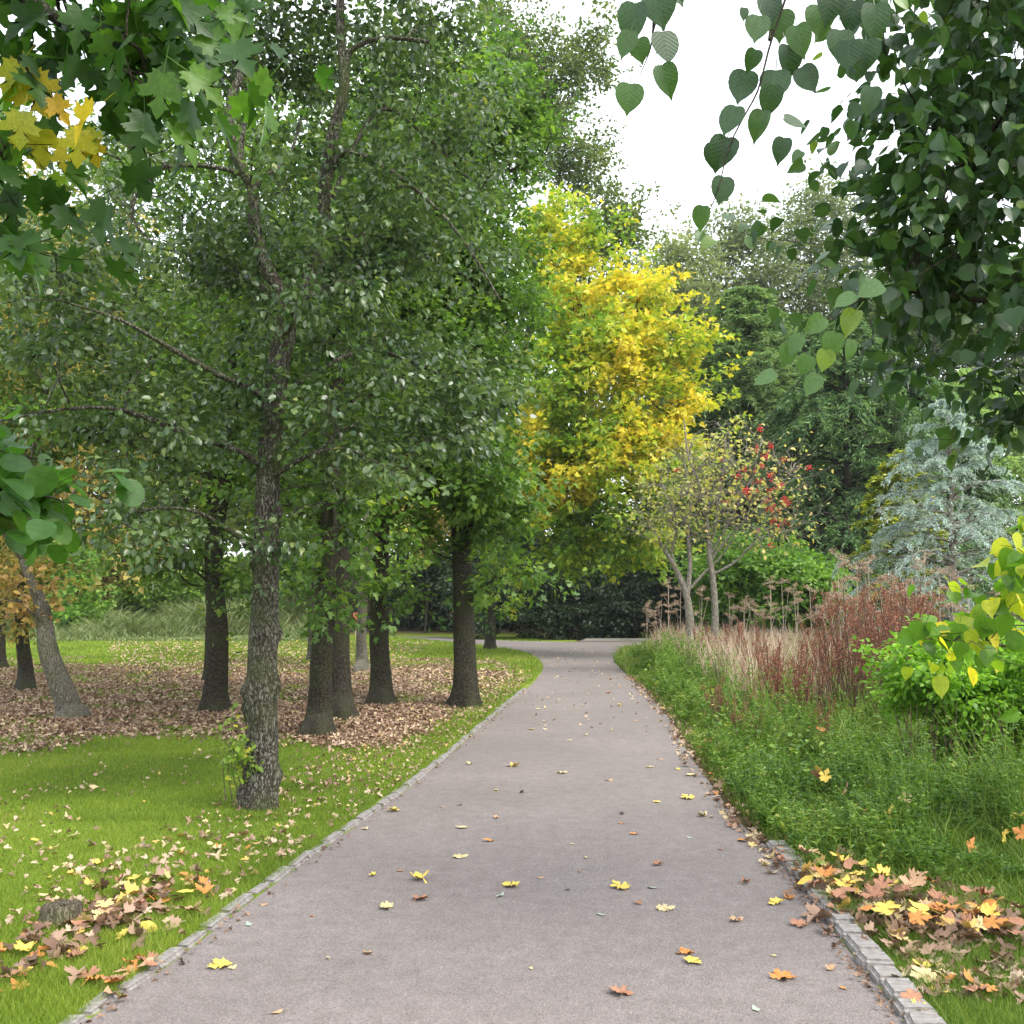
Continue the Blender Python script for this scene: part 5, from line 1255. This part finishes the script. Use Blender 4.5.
for i, (px, py, c, s) in enumerate(path_leaves):
    g = ground(px, py); Y = g[1]
    sh = 'maple' if s >= 15 or i % 3 == 0 else 'oval'; k = 0 if c in ('yellow', 'pale') and i % 2 else (1 if i % 3 else 2)
    if c == 'dark': k = 2
    size = s * Y / F * (.9 if sh == 'maple' else .95)
    if Y > 9:
        lb, gp = '%s leaf specks lying on the distant tarmac of the path' % word[c], 'far leaves on the path'
        lb = 'small %s leaf on the far tarmac before the bend' % word[c]
        gp = 'far %s leaves on the path' % word[c]
    else:
        side = 'left' if px < 420 else ('middle' if px < 600 else 'right')
        dist = 'nearest' if Y < 4.6 else ('near' if Y < 6 else 'middle')
        lb = '%s %s %s leaf on the path, %s %s' % (curlw[k], shw[sh], word[c], dist, side)
        gp = lb.replace(' leaf ', ' leaves ')
    put_leaf(g[0], g[1], .007, c, sh, k, size, lb, gp, tilt=.05)
# drifts in the grass
def drift(n, region, cols, label_where, smin, smax, z=(.015, .04), tilt=.22, probs=None):
    out = 0
    while out < n:
        px, py = region()
        g = ground(px, py)
        if in_poly(np.array([g[0]]), np.array([g[1]]))[0]: continue
        c = cols[rng.integers(len(cols))]; sh = 'maple' if rng.random() < .62 else 'oval'; k = int(rng.integers(3))
        lb = '%s %s fallen leaf %s' % (curlw[k], word[c], label_where)
        put_leaf(g[0], g[1], z[0] + (z[1] - z[0]) * rng.random(), c, sh, k, smin + (smax - smin) * rng.random(), lb, '%s %s fallen leaves %s' % (curlw[k], word[c], label_where), tilt)
        out += 1
def line_region(pts, wd):
    pts = np.array(pts, float)
    def f():
        i = rng.integers(len(pts) - 1); t = rng.random()
        p = pts[i] * (1 - t) + pts[i + 1] * t
        return p[0] + rng.normal() * wd, p[1] + rng.normal() * wd * .45
    return f
warm = ['orange', 'brown', 'tan', 'brown', 'yellow', 'orange', 'orange', 'brown']
drift(50, line_region([(0, 985), (50, 955), (100, 930), (140, 905), (210, 895)], 20), warm + ['orange', 'brown'], 'in the drift around the small stump', .06, .115)
drift(14, line_region([(100, 1000), (140, 970)], 12), ['brown', 'tan', 'orange'], 'beside the near left kerb stones', .06, .1)
drift(16, line_region([(90, 905), (160, 880), (230, 850), (260, 830)], 14), ['yellow', 'pale', 'pale', 'tan', 'orange'], 'between the small stump and knobbly tree', .05, .1)
drift(16, line_region([(10, 900), (60, 850), (120, 860), (0, 800)], 40), ['pale', 'yellow', 'pale', 'tan'], 'on the open lawn at the left', .04, .09)
drift(62, line_region([(800, 885), (850, 905), (900, 915), (950, 925), (1010, 945)], 26), warm + ['brown', 'orange', 'yellow'], 'in the heap behind the right kerb', .07, .125, z=(.07, .12))
drift(14, line_region([(900, 985), (960, 1000), (1015, 985)], 22), ['yellow', 'pale', 'orange', 'brown'], 'on the short grass in the bottom right corner', .06, .11)
drift(10, line_region([(730, 835), (765, 860), (780, 880)], 5), ['orange', 'tan', 'brown'], 'against the start of the right kerb', .06, .1)
# leaves caught on the weeds
for (px, py, c, Yd) in [(820, 772, 'yellow', 7.6), (826, 775, 'yellow', 7.5), (816, 776, 'brown', 7.6), (905, 797, 'pale', 6.6), (892, 812, 'yellow', 6.4), (1020, 816, 'yellow', 6.4), (1003, 836, 'yellow', 6.2), (1020, 832, 'orange', 6.0), (971, 845, 'orange', 6.1), (820, 730, 'orange', 10), (955, 655, 'yellow', 8.6), (847, 790, 'tan', 7.2)]:
    p = at(px, py, Yd)
    put_leaf(p[0], p[1], p[2], c, 'maple', 1, .095 if Yd < 9 else .12, '%s leaf caught on top of the green weeds right of the path' % word[c], '%s leaves caught on the weeds' % word[c], tilt=.7)

# the uncountable rest
LIT = leaf_mat('leaf_litter', [(0, (.08, .045, .028)), (.3, (.21, .125, .08)), (.6, (.36, .24, .165)), (.8, (.48, .36, .26)), (.92, (.5, .4, .18)), (1, (.55, .34, .08))], .1, .6, .35, 1.0)
def litter():
    Ps, Rn, Sz = [], [], []
    def add(x, y, lo, hi, s0, s1, z=.02):
        N = len(x); Ps.append(np.stack([x, y, z + .02 * rng.random(N)], -1)); Rn.append(lo + (hi - lo) * rng.random(N)); Sz.append(s0 + (s1 - s0) * rng.random(N))
    n = 170000
    x, y = scatter_view(n, 9, 31, lambda Y: -.56 * Y - .5, lambda Y: left_edge_x(Y) - .1, .9)
    ok = rng.random(n) < litter_density(x, y) * (.35 + .9 * fnoise(x * 1.3 + 44, y * .9 + 12))
    x, y = x[ok], y[ok]; add(x, y, 0, .9, .035, .07)
    # thin scatter on the lawn
    n = 1300
    x, y = scatter_view(n, 4.8, 14, lambda Y: -.56 * Y - .3, lambda Y: left_edge_x(Y) - .1, .9)
    ok = fnoise(x * 1.1 + 9, y * 1.1 + 30) > .45
    add(x[ok], y[ok], .2, 1, .02, .045)
    n = 2600
    x, y = scatter_view(n, 5, 22, lambda Y: left_edge_x(Y) - 1.3, lambda Y: left_edge_x(Y) - .12, .8)
    add(x, y, .2, 1, .025, .055)
    # far lawn specks
    n = 3500
    x, y = scatter_view(n, 20, 40, lambda Y: -.4 * Y, lambda Y: np.where(Y < 24, left_edge_x(Y) - .2, -3.))
    ok = ~in_poly(x, y); add(x[ok], y[ok], .5, 1, .05, .09, .04)
    # loose heaps behind the right kerb and around the stump
    for (line, wd, n) in (([(800, 885), (850, 900), (900, 918), (950, 925), (1015, 945)], 32, 330), ([(-10, 985), (50, 950), (100, 930), (140, 905), (190, 890)], 26, 80)):
        f = line_region(line, wd); g = np.array([ground(*f()) for _ in range(n)])
        g = g[~in_poly(g[:, 0], g[:, 1]) | (rng.random(len(g)) < .15)]
        add(g[:, 0], g[:, 1], .05, .62, .05, .09, .03)
        f = line_region(line, wd * .8); g = np.array([ground(*f()) for _ in range(n // 8)])
        g = g[~in_poly(g[:, 0], g[:, 1])]
        add(g[:, 0], g[:, 1], .9, 1, .05, .1, .06)
    n = 240
    x, y = scatter_view(n, 3.6, 16, lambda Y: left_edge_x(Y) - .02, lambda Y: left_edge_x(Y) + .08); add(x, y, 0, .5, .01, .03, .006)
    # crumbs along the right kerb and on the far path
    n = 700
    x, y = scatter_view(n, 5.8, 22, lambda Y: right_edge_x(Y) - .12, lambda Y: right_edge_x(Y) + .2); add(x, y, .1, 1, .03, .07, .008)
    n = 900
    x, y = scatter_view(n, 3.6, 6.2, lambda Y: right_edge_x(Y) + .15, lambda Y: .55 * Y + .3); ok = fnoise(x * 2 + 4, y * 2 + 4) > .45; add(x[ok], y[ok], 0, .8, .03, .07, .01)
    n = 260
    x, y = scatter_view(n, 3.6, 8, lambda Y: right_edge_x(Y) - .07, lambda Y: right_edge_x(Y) + .01); add(x, y, 0, .5, .01, .03, .006)
    n = 220
    x, y = scatter_view(n, 12, 34, lambda Y: np.where(Y < 24, left_edge_x(Y), 0.5), lambda Y: np.where(Y < 24, right_edge_x(Y), 2.6)); add(x, y, .5, .95, .03, .06, .006)
    P = np.vstack(Ps); R = np.concatenate(Rn); S = np.concatenate(Sz); M = len(P)
    a = rng.random(M) * 2 * PI
    mid = np.stack([np.cos(a), np.sin(a), rng.normal(size=M) * .3], -1); nor = norm(np.array([0, 0, 1.]) + rng.normal(size=(M, 3)) * .45)
    T = (OVATE[0] * np.array([1, 1.25, 2.6]), OVATE[1]); T2 = (MLOW[0] * np.array([1, 1, 2.2]), MLOW[1])
    h = (rng.random(M) < .5) & (P[:, 1] > 7)
    nr = P[:, 1] <= 7; A3 = leaves_arrays(P[nr], mid[nr], nor[nr], S[nr] * 1.1, (MAPLE_T[0] * np.array([1, 1, 2.]), MAPLE_T[1]), np.clip(R[nr], 0, .999))
    h2 = (~h) & (~nr)
    A1 = leaves_arrays(P[h], mid[h], nor[h], S[h] * .85, T, np.clip(R[h], 0, .999)); A2 = leaves_arrays(P[h2], mid[h2], nor[h2], S[h2] * 1.1, T2, np.clip(R[h2], 0, .999))
    obj('leaf_litter', mesh_np('leaf_litter', np.vstack([A1[0], A2[0], A3[0]]), tris=np.vstack([A1[1], A2[1] + len(A1[0]), A3[1] + len(A1[0]) + len(A2[0])]), rnd=np.concatenate([A1[2], A2[2], A3[2]])), LIT, kind='stuff', label='carpet of small pinkish brown fallen leaves under the trees', cat='leaf litter')
litter()

# ------------------------------------------------------------------ stump, far red bin
def stump():
    b = ground(62, 922)
    ns = 40; ang = np.linspace(0, 2 * PI, ns, endpoint=False)
    rings = []
    zs = [-.03, 0, .03, .06, .085, .09, .085, .08]
    rs = [.115, .105, .09, .085, .082, .074, .045, .012]
    for z, r in zip(zs, rs):
        rr = r * (1 + .13 * (fnoise(np.cos(ang) * 2 + 30, np.sin(ang) * 2 + 30, 2) - .5) * 2 + .05 * np.sin(ang * 9) * (z < .088))
        rings.append(np.stack([np.cos(ang) * rr * 1.15, np.sin(ang) * rr, np.full(ns, z) + .012 * (fnoise(np.cos(ang) * 3 + 9 + r * 20, np.sin(ang) * 3 + 9, 2) - .5) * (z > .05) * 2], -1))
    V = np.vstack(rings); S = len(zs); i = np.arange(ns); j = (i + 1) % ns
    base = np.arange(S - 1)[:, None] * ns
    Q = np.stack([base + i, base + j, base + j + ns, base + i + ns], -1).reshape(-1, 4)
    obj('tree_stump', mesh_np('stump', V, quads=Q), bark_mat('stump_wood', (.1, .08, .055), (.26, .22, .16), (.1, .12, .045), .7, 1.6), label='small weathered cut stump in the grass among the fallen leaves', cat='stump', loc=tuple(b))
stump()
def bin_():
    import bmesh
    p = at(356, 602, 47.5); b = (p[0], p[1], 0)
    root = empty('litter_bin', b, 'small red bin on a post glimpsed beside the slim pale barked tree', 'bin')
    def box(nm, sx, sy, sz, z, m):
        bm = bmesh.new(); bmesh.ops.create_cube(bm, size=1)
        for v in bm.verts: v.co = Vector((v.co.x * sx * (1.0 if v.co.z > 0 else .85), v.co.y * sy, v.co.z * sz + z))
        bmesh.ops.bevel(bm, geom=bm.edges[:], offset=.02, segments=2, affect='EDGES')
        me = bpy.data.meshes.new(nm); bm.to_mesh(me); bm.free(); obj(nm, me, m, root)
    red = simple_mat('faded_red_paint', (.3, .07, .045), (.4, .11, .07), 6, .6, .1)
    box('bin_body', .24, .22, .5, .85, red); box('post', .07, .07, .62, .3, STEMP)
bin_()

# ------------------------------------------------------------------ light, sky, camera
w = bpy.data.worlds.new('World'); scene.world = w; w.use_nodes = True
nt = w.node_tree; L = nt.links.new
for n_ in list(nt.nodes): nt.nodes.remove(n_)
out = nt.nodes.new('ShaderNodeOutputWorld')
sky = nt.nodes.new('ShaderNodeTexSky'); sky.sky_type = 'NISHITA'; sky.sun_disc = False
EL, AZ = math.radians(52), math.radians(130)     # sun behind the camera, to the right (azimuth clockwise from +Y)
sky.sun_elevation = EL; sky.sun_rotation = AZ; sky.dust_density = 4; sky.air_density = 1.2
b1 = nt.nodes.new('ShaderNodeBackground'); b1.inputs['Strength'].default_value = .06; L(sky.outputs[0], b1.inputs['Color'])
# overcast cloud deck: soft white with faint structure
tc = nt.nodes.new('ShaderNodeTexCoord'); nz = nt.nodes.new('ShaderNodeTexNoise'); nz.inputs['Scale'].default_value = 1.6; nz.inputs['Detail'].default_value = 5
L(tc.outputs['Generated'], nz.inputs['Vector'])
rr_ = ramp_node(nt, [(.3, (.8, .87, .95)), (.65, (1.0, 1.0, 1.0))]); L(nz.outputs['Fac'], rr_.inputs['Fac'])
b2 = nt.nodes.new('ShaderNodeBackground'); b2.inputs['Strength'].default_value = .74; L(rr_.outputs[0], b2.inputs['Color'])
ad = nt.nodes.new('ShaderNodeAddShader'); L(b1.outputs[0], ad.inputs[0]); L(b2.outputs[0], ad.inputs[1]); L(ad.outputs[0], out.inputs[0])
sl = bpy.data.lights.new('sun', 'SUN'); sl.energy = 1.5; sl.angle = math.radians(28); sl.color = (1, .97, .92)
so = bpy.data.objects.new('sun', sl); col.objects.link(so)
sd = Vector((math.sin(AZ) * math.cos(EL), math.cos(AZ) * math.cos(EL), math.sin(EL)))
so.rotation_euler = sd.to_track_quat('Z', 'Y').to_euler()

import bmesh
bm = bmesh.new(); bmesh.ops.create_cube(bm, size=1)
for v in bm.verts: v.co = Vector((v.co.x * 640, 120 + v.co.y * 460, 20 + v.co.z * 44))
hm_ = bpy.data.meshes.new('haze'); bm.to_mesh(hm_); bm.free()
hz, hnt, hout = newmat('haze'); pv = hnt.nodes.new('ShaderNodeVolumePrincipled'); pv.inputs['Color'].default_value = (.9, .95, 1, 1); pv.inputs['Density'].default_value = .0003
hnt.links.new(pv.outputs[0], hout.inputs['Volume'])
obj('haze', hm_, hz, kind='stuff')

cam = bpy.data.cameras.new('camera'); cam.sensor_width = 36; cam.lens = 36 * F / 1024; cam.clip_end = 1500; cam.clip_start = .05
co = bpy.data.objects.new('camera', cam); col.objects.link(co); co.location = (0, 0, CAMZ); co.rotation_euler = (PI / 2 + PITCH, 0, 0)
scene.camera = co
scene.render.engine = 'CYCLES'
scene.cycles.max_bounces = 6; scene.cycles.diffuse_bounces = 4; scene.cycles.glossy_bounces = 2; scene.cycles.transmission_bounces = 4; scene.cycles.transparent_max_bounces = 4
scene.render.resolution_x = scene.render.resolution_y = 1024
scene.view_settings.view_transform = 'Standard'; scene.view_settings.look = 'None'; scene.view_settings.gamma = 1
scene.view_settings.exposure = 1.4
